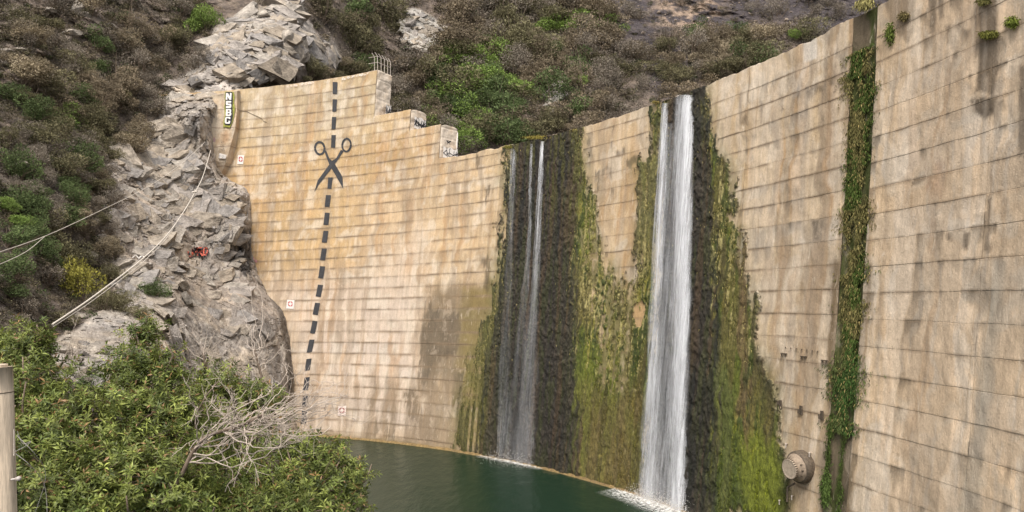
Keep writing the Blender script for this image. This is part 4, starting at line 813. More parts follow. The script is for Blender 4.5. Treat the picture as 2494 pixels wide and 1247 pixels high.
soft = (fbm(P*.06, 4, 440)-.5)*14*(1-poly_mask(X, Y, [(480, 0), (640, -60), (860, 0), (900, 240), (560, 260), (440, 220)], 70))+(fbm(P*.5, 3, 441)-.5)*2.2+f2*1.1*sstep(.5, .7, fbm(P*.1, 3, 442))
bulge = 6*poly_mask(nwx, nwy, ROCK['up'], 60)+3*rk['pale']+3*rk['small']+2*rk['shelf']
smoothlow = poly_mask(nwx, nwy, [(440, 680), (620, 690), (700, 800), (700, 1000), (560, 960), (440, 860)], 30)
relief = relief*(1-.45*smoothlow)
dep = YD-bulge+rock*relief*np.clip(YD/110, .5, 1.2)+(1-rock)*soft
P2 = at(X, Y, np.maximum(dep, 10))
cv_ = np.zeros(X.shape+(3,), np.float32)+[.12, .094, .077]; nb = fbm(P*.15, 4, 501); nf = fbm(P*.8, 4, 502)
cv_ = mixc(cv_, [.21, .165, .125], sstep(.5, .7, nf)*.6); cv_ = mixc(cv_, [.055, .045, .04], sstep(.5, .35, nb)*.5)
burnt = poly_mask(nwx, nwy, [(1460, -450), (2300, -450), (2300, 60), (1990, 130), (1900, 60), (1800, 90), (1700, 140), (1640, 230), (1580, 200), (1540, 130), (1470, 60)], 50)
cv_ = mixc(cv_, [.052, .044, .048], burnt*.92); cv_ = mixc(cv_, [.30, .22, .16], poly_mask(nwx, nwy, [(1590, -60), (1760, -60), (1760, 40), (1700, 90), (1600, 100)], 25)*sstep(.45, .6, fbm(P*.35, 4, 503))*.8)
cv_ = mixc(cv_, [.28, .235, .19], sstep(.62, .72, fbm(P*.3, 4, 504))*(1-burnt)*.6*sstep(600, 400, X))
rc = np.zeros_like(cv_)+[.40, .355, .315]; rc = mixc(rc, [.47, .385, .29], sstep(.45, .7, nb)*.7); rc = mixc(rc, [.27, .25, .24], sstep(.5, .7, fbm(P*.25, 4, 505))*.6)
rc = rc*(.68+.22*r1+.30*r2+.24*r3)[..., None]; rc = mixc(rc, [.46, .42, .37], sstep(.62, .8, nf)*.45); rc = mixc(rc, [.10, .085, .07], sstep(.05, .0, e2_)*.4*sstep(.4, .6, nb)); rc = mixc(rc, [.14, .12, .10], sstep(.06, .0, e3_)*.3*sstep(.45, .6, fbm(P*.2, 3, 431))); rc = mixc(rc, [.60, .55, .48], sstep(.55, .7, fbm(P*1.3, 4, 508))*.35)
rc = mixc(rc, [.42, .40, .36], np.maximum(rk['pale'], rk['small'])*.6); rc = mixc(rc, [.30, .24, .19], poly_mask(nwx, nwy, [(300, 380), (560, 400), (560, 560), (460, 640), (640, 680), (690, 780), (420, 760), (300, 640)], 40)*.5)
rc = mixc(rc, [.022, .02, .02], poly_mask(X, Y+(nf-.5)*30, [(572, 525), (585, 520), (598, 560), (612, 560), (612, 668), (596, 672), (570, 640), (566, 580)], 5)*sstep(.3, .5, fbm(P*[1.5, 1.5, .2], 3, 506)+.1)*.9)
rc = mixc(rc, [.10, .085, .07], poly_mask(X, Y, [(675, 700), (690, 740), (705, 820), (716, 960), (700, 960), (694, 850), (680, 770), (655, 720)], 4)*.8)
rc = mixc(rc, [.17, .15, .135], smoothlow*sstep(.45, .65, fbm(P*[1.2, 1.2, .15], 4, 507))*.6)
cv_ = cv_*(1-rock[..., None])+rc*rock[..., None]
GX, GY = X, Y
q = grid_faces(*X.shape); x4 = X.ravel()[q[:, 0]]; Vt = P2.reshape(-1, 3)
own = np.zeros(len(q), int); keys = list(ROCK)
for k, nm in enumerate(keys): own[(rk[nm].ravel()[q].mean(1) > .5) & (own == 0)] = k+1
lab = dict(up='tall grey broken rock outcrop rising above the left end of the dam', low='fractured grey cliff of the left abutment against the dam', shelf='low rock shelf behind the foreground bushes',
           pale='pale cracked rock outcrop high on the hill behind the guard fence', small='small pale rock spur in the scrub above the dam crest')
for k in range(len(keys)+1):
    qq = q[own == k]; uu, ii = np.unique(qq, return_inverse=True)
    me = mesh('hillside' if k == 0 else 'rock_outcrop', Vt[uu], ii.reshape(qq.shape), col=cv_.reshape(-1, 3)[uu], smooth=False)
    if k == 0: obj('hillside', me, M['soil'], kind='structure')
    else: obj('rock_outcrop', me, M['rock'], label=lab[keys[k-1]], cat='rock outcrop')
def hill_point(x_, y_):
    i = int(np.clip(np.searchsorted(xs, x_), 1, len(xs)-1)); j = int(np.clip(np.searchsorted(ys2, y_), 1, len(ys2)-1)); return P2[i, j]
def in_rock(x_, y_):
    i = int(np.clip(np.searchsorted(xs, x_), 1, len(xs)-1)); j = int(np.clip(np.searchsorted(ys2, y_), 1, len(ys2)-1)); return rock[i, j]

# ------------------------------------------------------------------ shrubs
def leaf_quads(C, D, L_, W_, colr, rng, fold=False):
    n = len(C); r = rng.normal(size=(n, 3)); s = np.cross(D, r); s /= np.linalg.norm(s, axis=1)[:, None]+1e-9
    L_ = np.broadcast_to(L_, n)[:, None]; W_ = np.broadcast_to(W_, n)[:, None]
    V = np.stack([C, C+D*L_*.5+s*W_*.5, C+D*L_, C+D*L_*.5-s*W_*.5], 1); i = np.arange(n)[:, None]*4
    return V.reshape(-1, 3), i+[0, 1, 2, 3], np.repeat(colr, 4, 0)
def shrub_mesh(name, cols, seed, nleaf=1500, leaf=.055, airy=.0, h=1.0, twigs=26):
    """unit shrub (radius about 1, foot at 0)"""
    g = np.random.default_rng(seed); nl = g.integers(9, 15); lob = []
    for k in range(nl):
        a = g.uniform(0, 2*np.pi); r = g.uniform(.1, .62); lob.append([r*np.cos(a), r*np.sin(a), g.uniform(.3, 1.15)*h*(1-.35*r), g.uniform(.2, .42)])
    lob = np.array(lob); k = g.choice(nl, nleaf, p=lob[:, 3]**2/np.sum(lob[:, 3]**2)); d = g.normal(size=(nleaf, 3)); d /= np.linalg.norm(d, axis=1)[:, None]
    rr_ = lob[k, 3]*(1-airy*g.random(nleaf))*g.uniform(.72, 1.12, nleaf)*(1+.25*(vnoise(d*3+k[:, None]*7, seed)-.5)*2)
    C = lob[k, :3]+d*rr_[:, None]*[1, 1, .8]; C[:, 2] = np.abs(C[:, 2])+.02
    D = d+g.normal(0, .7, (nleaf, 3))+[0, 0, .3]; D /= np.linalg.norm(D, axis=1)[:, None]
    ci = g.random((nleaf, 1)); cols = np.array(cols); lobc = g.uniform(.6, 1.4, nl)[k][:, None]
    col = 1.45*(cols[0]*(1-ci)+cols[1]*ci)*g.uniform(.78, 1.22, (nleaf, 1))*lobc
    V, Fq, cc = leaf_quads(C, D, leaf*g.uniform(.7, 1.6, nleaf), leaf*.75*g.uniform(.6, 1.3, nleaf), col, g)
    fol = (V, Fq, cc); mb_ = MB()
    for t in range(twigs):
        kk = g.integers(nl); e = lob[kk, :3]+g.normal(0, .22, 3); m = e*.5+g.normal(0, .07, 3); m[2] *= .8; mb_.tube([[g.normal(0, .05), g.normal(0, .05), -.15], m, e], [.022, .014, .004], 3, cap=False)
    wv = np.concatenate(mb_.v); return fol, (wv, np.concatenate(mb_.f))
KIND = {'green': ([(.048, .068, .028), (.092, .118, .046)], 'dark green leafy'), 'lime': ([(.095, .145, .036), (.17, .225, .060)], 'bright green leafy'),
        'olive': ([(.075, .070, .040), (.125, .112, .062)], 'olive green'), 'brown': ([(.125, .103, .070), (.19, .152, .105)], 'dry reddish brown'),
        'grey': ([(.105, .090, .072), (.175, .150, .12)], 'bare grey brown'), 'tan': ([(.17, .14, .092), (.24, .20, .14)], 'dry tan'), 'yellow': ([(.13, .125, .028), (.21, .19, .045)], 'yellow green')}
SH = {}
for ki, (k, (cols, _)) in enumerate(KIND.items()):
    SH[k] = []
    for vnt in range(3):
        airy = .55 if k == 'grey' else .15; fol, wd = shrub_mesh(k, cols, 50+ki*5+vnt, 4200 if k != 'grey' else 3000, .050 if k != 'grey' else .042, airy, 1.0)
        fm_ = mesh('foliage', fol[0], fol[1], col=fol[2]); fm_.materials.append(M['scrub']); tm = mesh('stems', wd[0], wd[1]); tm.materials.append(M['bark']); SH[k].append((fm_, tm, fol))
def place_shrub(k, x_, y_, rpx, label, group, squash=1.0, name=None):
    p_ = hill_point(x_, y_+rpx*.55); R_ = rpx*p_[1]/F; fm_, tm, _ = SH[k][rr.randrange(3)]
    o = bpy.data.objects.new((name or k+'_shrub'), None); COL.objects.link(o); o.location = p_+np.array([0, .25*R_, -.1*R_]); o.rotation_euler = (rr.uniform(-.1, .1), rr.uniform(-.1, .1), rr.uniform(0, 6.3)); o.scale = (R_*rr.uniform(.9, 1.15), R_*rr.uniform(.9, 1.15), R_*squash*rr.uniform(.9, 1.15))
    tag(o, label, 'shrub', group)
    c = bpy.data.objects.new('foliage', fm_); COL.objects.link(c); c.parent = o
    c = bpy.data.objects.new('stems', tm); COL.objects.link(c); c.parent = o
    return o
NAMED = [('yellow', 185, 695, 72, 'yellow-green leafy shrub below the rope, standing before dark rocks', 1.5), ('green', 475, 440, 42, 'lone green shrub on the bare cliff beside the rope', .9), ('lime', 1135, 262, 60, 'brightest lime green tree left of the thin trickles, above the lowest step', 1.1),
         ('lime', 492, 50, 66, 'yellowish green shrub at the left foot of the tall outcrop', 1.0), ('green', 648, 655, 20, 'small grey-green shrub growing in the seam where cliff meets dam', 1.4), ('tan', 1905, 60, 75, 'orange-brown bush high beyond the crest near the groove', .8),
         ('grey', 100, 645, 75, 'large grey bare bush left of the yellow-green shrub', .8), ('lime', 1085, 140, 62, 'fresh green bush below the pale cracked outcrop', 1.0), ('lime', 1345, 45, 62, 'light green bush on the ridge at the top of the hill', .7), ('green', 370, 700, 42, 'dark shrub on the ledge above the foreground tree', .9),
         ('olive', 335, 755, 35, 'olive shrub beneath the rock ledge at the end of the rope', .9), ('green', 225, 905, 60, 'dark blue-green bush behind the foreground trees', .7), ('lime', 1940, 85, 30, 'light green bush right of the orange-brown bush by the crest', 1.0), ('brown', 295, 250, 48, 'reddish brown dry bush left of the broken cliff', .9),
         ('green', 1185, 315, 62, 'dark green tree just behind the dam left of the trickles', 1.0), ('green', 1405, 265, 34, 'green bush right of the small pale spur', .9), ('tan', 1390, 305, 30, 'low yellow-brown bush behind the crest above the dark crust', .7), ('grey', 1560, 215, 42, 'round grey bare tree behind the crest left of the big fall', 1.2), ('lime', 1400, 190, 38, 'green bush above the small pale spur', .9)]
for k, x_, y_, r_, lb, sq in NAMED: place_shrub(k, x_, y_, r_, lb, None, sq)
ZONES = [  # polygon-ish box, kinds with weights, count, radius range px, phrase
    ((0, -20, 240, 260), 'grey olive brown tan green', (3, 2, 2, 1.5, .8), 24, (26, 44), 'on the upper left slope'),
    ((240, -20, 500, 200), 'grey olive brown tan', (3, 2, 2.2, 1.5), 20, (26, 42), 'on the slope left of the tall outcrop'),
    ((0, 230, 180, 560), 'green olive grey green lime', (2.5, 2.5, 2, 1, .5), 28, (26, 44), 'on the left slope among dark rocks'),
    ((180, 200, 400, 420), 'brown grey olive tan green', (2.4, 2.2, 2, 1.4, 1), 20, (24, 42), 'left of the broken cliff'),
    ((180, 400, 300, 620), 'tan grey olive brown', (2.5, 2, 1.5, 1), 14, (20, 36), 'at the left foot of the broken cliff'),
    ((0, 540, 140, 790), 'green grey olive', (2, 2, 1.5), 12, (26, 44), 'at the left edge above the foreground trees'),
    ((140, 590, 300, 760), 'grey olive', (1.5, 1), 7, (20, 32), 'below the rope on the left'),
    ((750, -20, 960, 170), 'brown grey olive green', (2, 2.5, 2, 1), 17, (26, 44), 'between the tall outcrop and the guard fence'),
    ((600, 150, 900, 205), 'brown olive grey', (1, 1.6, 1), 9, (16, 26), 'just behind the dam top right of the tall outcrop'),
    ((940, 120, 1060, 330), 'olive brown grey green', (2, 2, 2.5, 1), 14, (26, 42), 'behind the stepped end of the dam'),
    ((1040, 100, 1260, 350), 'lime green olive grey', (2.6, 3.0, 1.6, 1.2), 34, (26, 44), 'in the green gully behind the dam'),
    ((1090, -20, 1330, 130), 'brown grey olive lime', (2.4, 2.2, 2, .5), 20, (28, 46), 'high above the green gully'),
    ((1240, 100, 1480, 330), 'grey brown green olive', (2.4, 2, 1.6, 1.8), 24, (24, 42), 'behind the crest above the trickles'),
    ((1300, -20, 1500, 120), 'grey brown lime olive', (2.2, 2.2, .8, 1.2), 15, (26, 42), 'near the top right of the gully'),
    ((1460, 100, 1720, 270), 'grey brown olive grey', (2.4, 2, 1.2, 1), 18, (22, 38), 'behind the crest left of the big fall'),
    ((1700, 60, 2000, 220), 'olive brown tan green', (2.2, 2, 1.8, 1.4), 22, (22, 40), 'behind the crest right of the big fall'),
    ((1500, -20, 2050, 90), 'grey grey', (1, .5), 14, (16, 28), 'on the burnt slope at the top')]
def clear(x_, y_):   # dam in front of the hill?
    if x_ > 940: top = np.interp(x_, [940, 1020, 1110, 1240, 1420, 1600, 1800, 2000, 2150], [275, 300, 380, 350, 318, 253, 175, 88, 5])
    elif x_ > 590: top = np.interp(x_, [590, 940], [222, 172])
    else: return True
    return y_ < top-4
LOG = []; SHO = []
for (x0, y0, x1, y1), ks, ws, n, (ra, rb), ph in ZONES:
    ks = ks.split(); done = 0; tries = 0; pts = []
    while done < n and tries < 900:
        tries += 1; x_ = rr.uniform(x0, x1); y_ = rr.uniform(y0, y1)
        if in_rock(x_, y_) > .35 or not clear(x_, y_) or any(math.hypot(x_-a, y_-b) < 24 for a, b in pts): continue
        if any(math.hypot(x_-q[1], (y_-q[2])*.8) < q[3]*.85 and y_ > q[2]-5 for q in NAMED): continue
        k = rr.choices(ks, ws)[0]; pts.append((x_, y_)); done += 1
        LOG.append((f'{KIND[k][1]}', ph, x_, y_)); SHO.append(place_shrub)
        SHO[-1] = place_shrub(k, x_, y_, rr.uniform(ra, rb)*(2.0 if x0 > 740 else 1.7), f'{KIND[k][1]} shrub {ph}', f'{KIND[k][1]} shrubs {ph}', rr.uniform(.65, 1.1))
byg = {}
for (kd, ph, x_, y_), o in zip(LOG, SHO): byg.setdefault((kd, ph), []).append((x_, y_, o))
for (kd, ph), L_ in byg.items():
    if len(L_) == 1: continue
    L_.sort(key=lambda t: t[0]); ordn = ['second', 'third', 'fourth', 'fifth', 'sixth', 'seventh', 'eighth', 'ninth', 'tenth', 'eleventh', 'twelfth', 'thirteenth', 'fourteenth', 'fifteenth']
    for n_, t in enumerate(L_):
        wd_ = 'leftmost' if n_ == 0 else 'rightmost' if n_ == len(L_)-1 else f'{ordn[min(n_-1, 13)]} from left'
        lb = f"{kd.replace(' leafy', '')} shrub, {wd_} of its kind {ph}"
        if len(lb.split()) > 16: lb = lb.replace(' of its kind', ',')
        if len(lb.split()) > 16: lb = lb.replace(' the ', ' ')
        t[2]['label'] = lb
# undergrowth joined as one mass
Vs, Fs, Cs, n0 = [], [], [], 0
for t in range(6800):
    if t < 3500: x_ = rr.uniform(-40, 520); y_ = rr.uniform(-20, 900)
    else: x_ = rr.uniform(600, 2150); y_ = rr.uniform(-20, 370)
    if in_rock(x_, y_) > .3+.4*(rr.random() < .06) or not clear(x_, y_): continue
    burn = x_ > 1480 and y_ < 110
    k = rr.choices(['grey', 'brown', 'olive', 'tan', 'green'], (4, 1, .4, .5, .1) if burn else (3.4, 2, 2, 1, .6))[0]; fol = SH[k][rr.randrange(3)][2]; p_ = hill_point(x_, y_+4); R_ = rr.uniform(8, 14 if burn else 31)*p_[1]/F
    m = rr.randrange(200); sel = slice(m*4, (m+150)*4); a = rr.uniform(0, 6.3); sub = np.random.default_rng(t).permutation(len(fol[1]))[:115]
    v4 = fol[0].reshape(-1, 4, 3)[sub]; cen_ = v4.mean(1, keepdims=True); v4 = (v4-cen_)*3.0+cen_; v4 = v4.reshape(-1, 3)*R_; ca, sa = math.cos(a), math.sin(a)
    Vs.append(np.stack([v4[:, 0]*ca-v4[:, 1]*sa, v4[:, 0]*sa+v4[:, 1]*ca, v4[:, 2]*.8], -1)+p_-[0, 0, .2*R_]); Cs.append(fol[2].reshape(-1, 4, 3)[sub].reshape(-1, 3)*(.75 if burn else .6)); Fs.append(np.arange(len(sub)*4).reshape(-1, 4)+n0); n0 += len(sub)*4
obj('undergrowth', mesh('undergrowth', np.concatenate(Vs), np.concatenate(Fs), col=np.concatenate(Cs)), M['scrub'], label='low dry scrub and litter covering the slopes between the shrubs', cat='scrub', kind='stuff')

# ------------------------------------------------------------------ boulders
def boulder_mesh(seed, sub=4):
    import bmesh
    bm = bmesh.new(); bmesh.ops.create_icosphere(bm, subdivisions=sub, radius=1); V = np.array([v_.co[:] for v_ in bm.verts]); Fq = np.array([[v_.index for v_ in f.verts] for f in bm.faces]); bm.free()
    g = np.random.default_rng(seed); 
    for k in range(13):
        n_ = g.normal(size=3); n_ /= np.linalg.norm(n_); d = g.uniform(.55, .85); h = V@n_; V = V-np.maximum(h-d, 0)[:, None]*n_
    V = V*(1+.10*(fbm(V*2.2+seed, 3, seed)-.5))[:, None]
    n_ = fbm(V*1.5+seed*3, 4, 9); c = np.array([.33, .29, .245])*(.75+.6*n_[:, None]); return mesh('boulder', V, Fq, col=c)
BM = [boulder_mesh(900+k) for k in range(6)]
for b_ in BM: b_.materials.append(M['rock'])
BL = [(355, 303, 18, 14, 'squarish pale boulder at the left rim of the broken cliff'), (18, 128, 26, 14, 'large pale slab at the left edge near the top'), (48, 118, 22, 9, 'flat grey slab right of the large pale slab at the left edge'), (8, 150, 20, 8, 'low pale slab beneath the large slab at the left edge'),
      (185, 15, 18, 20, 'pale jagged rock at the top left, left of its pair'), (205, 35, 16, 9, 'pale rock just below the jagged rock at the top left'), (170, 75, 26, 12, 'wide grey rock under the jagged rocks at the top left'), (270, 60, 16, 8, 'small tan rock in the brush at the top left'),
      (45, 400, 30, 18, 'dark brown block in the left scrub'), (20, 475, 24, 9, 'flat brown slab below the dark block on the left'), (215, 620, 24, 16, 'round grey boulder left of the red graffiti, by the yellow-green shrub'), (240, 575, 20, 10, 'grey slab above the round grey boulder'),
      (90, 610, 18, 9, 'small dark rock by the left edge under the wires'), (265, 405, 18, 10, 'tan rock at the left foot of the broken cliff'), (1395, 152, 13, 6, 'small pale rock lying in the scrub high above the spur'), (1325, 230, 8, 14, 'narrow pale rock standing left of the small spur'), (1345, 275, 8, 16, 'narrow pale rock below the small spur'),
      (300, 640, 30, 14, 'pale flat-topped rock beside the rope'), (195, 765, 30, 14, 'grey boulder behind the foreground tree top'), (240, 850, 34, 26, 'tan boulder behind the foreground bushes'), (150, 850, 26, 18, 'brown boulder left of the tan boulder behind the bushes'), (440, 640, 26, 8, 'flat dark ledge stone under the red graffiti'), (120, 20, 16, 8, 'small grey rock in the brush at the top left corner'),
      (330, 545, 14, 9, 'small rock on the cliff left part'), (385, 470, 16, 11, 'angular rock on the cliff left of the lone shrub'), (700, 90, 22, 30, 'upright block on the face of the tall outcrop'), (790, 110, 18, 10, 'slanted block at the right rim of the tall outcrop'), (640, 30, 24, 14, 'block at the top of the tall outcrop')]
for j, (x_, y_, a, b_, lb) in enumerate(BL):
    p_ = hill_point(x_, y_+b_*.3); k = p_[1]/F; o = obj('boulder', BM[j % 6], label=lb, cat='boulder'); o.location = p_; o.scale = (a*k, max(a, b_)*k*.9, b_*k*1.1); o.rotation_euler = (rr.uniform(-.2, .2), rr.uniform(-.25, .25), rr.uniform(-.4, .4))
# loose stones on the slopes
Vs, Fs, Cs, n0 = [], [], [], 0; bmv = []
for b_ in [boulder_mesh(950+k, 2) for k in range(4)]:
    v_ = np.empty(len(b_.vertices)*3, np.float32); b_.vertices.foreach_get('co', v_); f_ = np.empty(len(b_.polygons)*3, np.int32); b_.polygons.foreach_get('vertices', f_); bmv.append((v_.reshape(-1, 3), f_.reshape(-1, 3)))
for t in range(1500):
    if t < 700: x_ = rr.uniform(0, 560); y_ = rr.uniform(0, 850)
    elif t < 1150: x_ = rr.uniform(1500, 2050); y_ = rr.uniform(-10, 200)
    else: x_ = rr.uniform(760, 1800); y_ = rr.uniform(-10, 350)
    if not clear(x_, y_): continue
    v_, f_ = bmv[t % 4]; p_ = hill_point(x_, y_); s_ = rr.uniform(1.5, 6.5 if rr.random() < .3 else 4)*p_[1]/F; sc = np.array([rr.uniform(.7, 1.4), rr.uniform(.7, 1.2), rr.uniform(.45, .9)])*s_; a = rr.uniform(0, 6.3); q_ = v_*sc
    Vs.append(np.stack([q_[:, 0]*math.cos(a)-q_[:, 1]*math.sin(a), q_[:, 0]*math.sin(a)+q_[:, 1]*math.cos(a), q_[:, 2]], -1)+p_); Fs.append(f_+n0); n0 += len(v_); kk = rr.uniform(.5, 1.3); base_ = np.array([.30, .24, .19] if x_ > 1500 else [.30, .26, .22]); Cs.append(np.tile(base_*kk, (len(v_), 1)))
obj('loose_stones', mesh('loose_stones', np.concatenate(Vs), np.concatenate(Fs), col=np.concatenate(Cs)), M['rock'], label='loose stones scattered over the slopes', cat='stones', kind='stuff')

# angular fractured blocks standing out of the outcrops
def hull_mesh(seed):
    import bmesh
    g = np.random.default_rng(seed); bm = bmesh.new()
    for k in range(8):       # a sheared box with chipped corners
        c_ = np.array([1 if k & 1 else -1, 1 if k & 2 else -1, 1 if k & 4 else -1], float)*g.uniform(.7, 1.0, 3); bm.verts.new(c_+[.35*c_[2], 0, .12*c_[0]])
    for k in range(3): bm.verts.new(g.uniform(-1, 1, 3)*[.8, 1.35, .8])
    bmesh.ops.convex_hull(bm, input=bm.verts); bmesh.ops.delete(bm, geom=[v_ for v_ in bm.verts if not v_.link_faces], context='VERTS'); bmesh.ops.triangulate(bm, faces=bm.faces); bmesh.ops.subdivide_edges(bm, edges=bm.edges[:], cuts=1, use_grid_fill=True); bmesh.ops.triangulate(bm, faces=bm.faces); bm.verts.index_update()
    V = np.array([v_.co[:] for v_ in bm.verts]); V = V+g.normal(0, .065, V.shape); Fq = np.array([[v_.index for v_ in f.verts] for f in bm.faces]); bm.free(); return V, Fq
HM = [hull_mesh(1200+k) for k in range(14)]
TONE = [(.315, .28, .25), (.345, .295, .24), (.29, .265, .245), (.365, .325, .28), (.335, .28, .22)]
HME = [mesh('rock_block', v_, f_, col=np.tile(np.array(TONE[k % 5]), (len(v_), 1))) for k, (v_, f_) in enumerate(HM)]
for m_ in HME: m_.materials.append(M['rock'])
OUT = {}
for o in SC.objects:
    if o.name.startswith('rock_outcrop'): 
        for kk_, lb in lab.items():
            if o['label'] == lb: OUT[kk_] = o
frame = np.array([[.97, .18, .10], [-.20, .93, .30], [-.04, -.31, .95]])
def dens_rock(x_, y_):
    i = int(np.clip(np.searchsorted(xs, x_), 1, len(xs)-1)); j = int(np.clip(np.searchsorted(ys2, y_), 1, len(ys2)-1))
    return {k_: rk[k_][i, j] for k_ in rk}, smoothlow[i, j]
def surf_normal(x_, y_):
    i = int(np.clip(np.searchsorted(xs, x_), 8, len(xs)-9)); j = int(np.clip(np.searchsorted(ys2, y_), 8, len(ys2)-9))
    n_ = np.cross(P2[i+7, j]-P2[i-7, j], P2[i, j+7]-P2[i, j-7]); n_ /= np.linalg.norm(n_); n_ = n_ if n_[1] < 0 else -n_
    v_ = n_+np.array([0, -.35, .0]); return v_/np.linalg.norm(v_)
cand = []
for nm, cnt, (ra, rb) in (('up', 340, (8, 40)), ('low', 500, (7, 44)), ('shelf', 60, (10, 34)), ('pale', 60, (6, 20)), ('small', 30, (4, 12))):
    pg = np.array(ROCK[nm]); c_ = 0; t_ = 0
    while c_ < cnt and t_ < cnt*8:
        t_ += 1; x_ = rr.uniform(pg[:, 0].min(), min(pg[:, 0].max(), 720)) if nm == 'low' else rr.uniform(pg[:, 0].min(), pg[:, 0].max()); y_ = rr.uniform(pg[:, 1].min(), min(pg[:, 1].max(), 960)); dr, sm = dens_rock(x_, y_)
        if dr[nm] < .6 or (sm > .4 and rr.random() < .75): continue
        p_ = hill_point(x_, y_); u_ = rr.random()**2.2; r_ = ra+(rb-ra)*u_
        if 450-r_ < x_ < 512+r_ and 596-r_ < y_ < 632+r_: continue
        if nm == 'low' and x_+r_*.9 > np.interp(y_, [240, 330, 400, 455, 560, 680, 760, 900], [485, 498, 512, 590, 606, 612, 680, 706]): continue
        if nm == 'up' and y_ > 195: continue
        cand.append((r_, nm, x_, y_, p_, sm)); c_ += 1
cand.sort(key=lambda t: -t[0]); rest = {}
for ci_, (r_, nm, x_, y_, p_, sm) in enumerate(cand):
    k = p_[1]/F; R_ = r_*k; j_ = rr.randrange(14); sc_ = np.array([rr.uniform(.7, 1.25), rr.uniform(.42, .62), rr.uniform(.42, .8)])*R_
    nrm = surf_normal(x_, y_); al = rr.gauss(.55 if nm == 'up' else .25, .3)+(1.5 if rr.random() < .2 else 0)
    t1 = np.cross(nrm, [0, 0, 1.]); t1 /= np.linalg.norm(t1); t2 = np.cross(nrm, t1); t2 = -t2 if t2[2] < 0 else t2
    ua = t1*math.cos(al)+t2*math.sin(al); ub = -t1*math.sin(al)+t2*math.cos(al); n2 = nrm+ua*rr.gauss(0, .09)+ub*rr.gauss(.05, .09); n2 /= np.linalg.norm(n2); ub = np.cross(n2, ua); ub /= np.linalg.norm(ub); ua = np.cross(ub, n2)
    Mx = np.stack([ua, n2, ub], 1); th_ = rr.uniform(.22, .42)*R_; sc_[1] = th_; pos = p_-n2*(th_*.72)+n2*rr.uniform(-.04, .07)*R_
    if ci_ < 280:
        o = bpy.data.objects.new('rock_block', HME[j_]); COL.objects.link(o); o.parent = OUT[nm]; o.matrix_world = Matrix.Translation(Vector(pos)) @ Matrix([list(map(float, r0_)) for r0_ in (Mx*sc_[None, :])]).to_4x4()
    else:
        v_ = (HM[j_][0]*sc_)@Mx.T+pos; tn = np.array(TONE[rr.randrange(5)])*rr.uniform(.75, 1.1); rest.setdefault(nm, []).append((v_, HM[j_][1], np.tile(tn, (len(v_), 1))))
for nm, L_ in rest.items():
    n0 = 0; FF_ = []
    for v_, f_, c_ in L_: FF_.append(f_+n0); n0 += len(v_)
    obj('fractured_rock', mesh('fractured_rock', np.concatenate([l[0] for l in L_]), np.concatenate(FF_), col=np.concatenate([l[2] for l in L_])), M['rock'], OUT[nm], kind='stuff')

# red and white graffiti on the rock
def rock_tag(label, strokes, w_, matn, parent=None, name='graffiti_tag'):
    V = []; Q = []
    for st in strokes:
        for (xa, ya), (xb, yb) in zip(st[:-1], st[1:]):
            d = np.array([xb-xa, yb-ya], float); L0 = np.linalg.norm(d); m = max(2, int(L0/2)+1); nrm = np.array([-d[1], d[0]])/L0*w_/2
            for i in range(m):
                t0 = np.array([xa, ya])+d*i/m; t1 = np.array([xa, ya])+d*(i+1.05)/m
                n0_ = len(V); 
                for q_ in (t0+nrm, t1+nrm, t1-nrm, t0-nrm): p_ = hill_point(q_[0]+1.2, q_[1]+1.3); V.append(at(q_[0], q_[1], p_[1]-.35))
                Q.append([n0_, n0_+1, n0_+2, n0_+3])
    return obj(name, mesh(name, V, Q), matn, parent, label=label, cat=None if parent else 'graffiti')
g_ = obj('graffiti_tag', None, label='red bubble letters reading JARO sprayed on the grey cliff', cat='graffiti')
RS = [[(458, 612), (462, 624), (468, 624), (470, 606)], [(470, 622), (474, 603), (481, 603), (482, 622)], [(472, 614), (482, 613)], [(484, 624), (485, 603), (493, 604), (493, 611), (486, 613), (494, 623)], [(497, 605), (503, 603), (506, 612), (502, 621), (496, 620), (497, 605)]]
rock_tag(None, [[(a+.8, b+.9) for a, b in s_] for s_ in RS], 5.2, M['paint_black'], g_, 'outline_stroke')
rr2 = rock_tag(None, RS, 3.6, M['paint_orange'], g_, 'letter_stroke')
for v_ in rr2.data.vertices: v_.co.y -= .06
rock_tag('faint white scrawl on the flat rock beside the rope', [[(322, 628), (330, 620), (338, 629), (346, 621), (352, 628)]], 2.2, M['paint_white'])
drape('graffiti_mark', [[(612, 628), (620, 626), (622, 650), (614, 652)], [(622, 632), (627, 632), (627, 640), (622, 640)]], mat('pink_paint', (.45, .22, .22), .9, noise=[(1, .4, 1.3, 3)]), label='faint pink paint mark on the dam beside the seam with the cliff', cat='graffiti')
drape('graffiti_mark', [[(510, 336), (526, 336), (526, 346), (510, 345)]], mat('lilac_paint', (.42, .27, .29), .9, noise=[(1, .6, 1.2, 3)]), base=O, off=.2, label='faint pink paint patch on the thrust block', cat='graffiti')

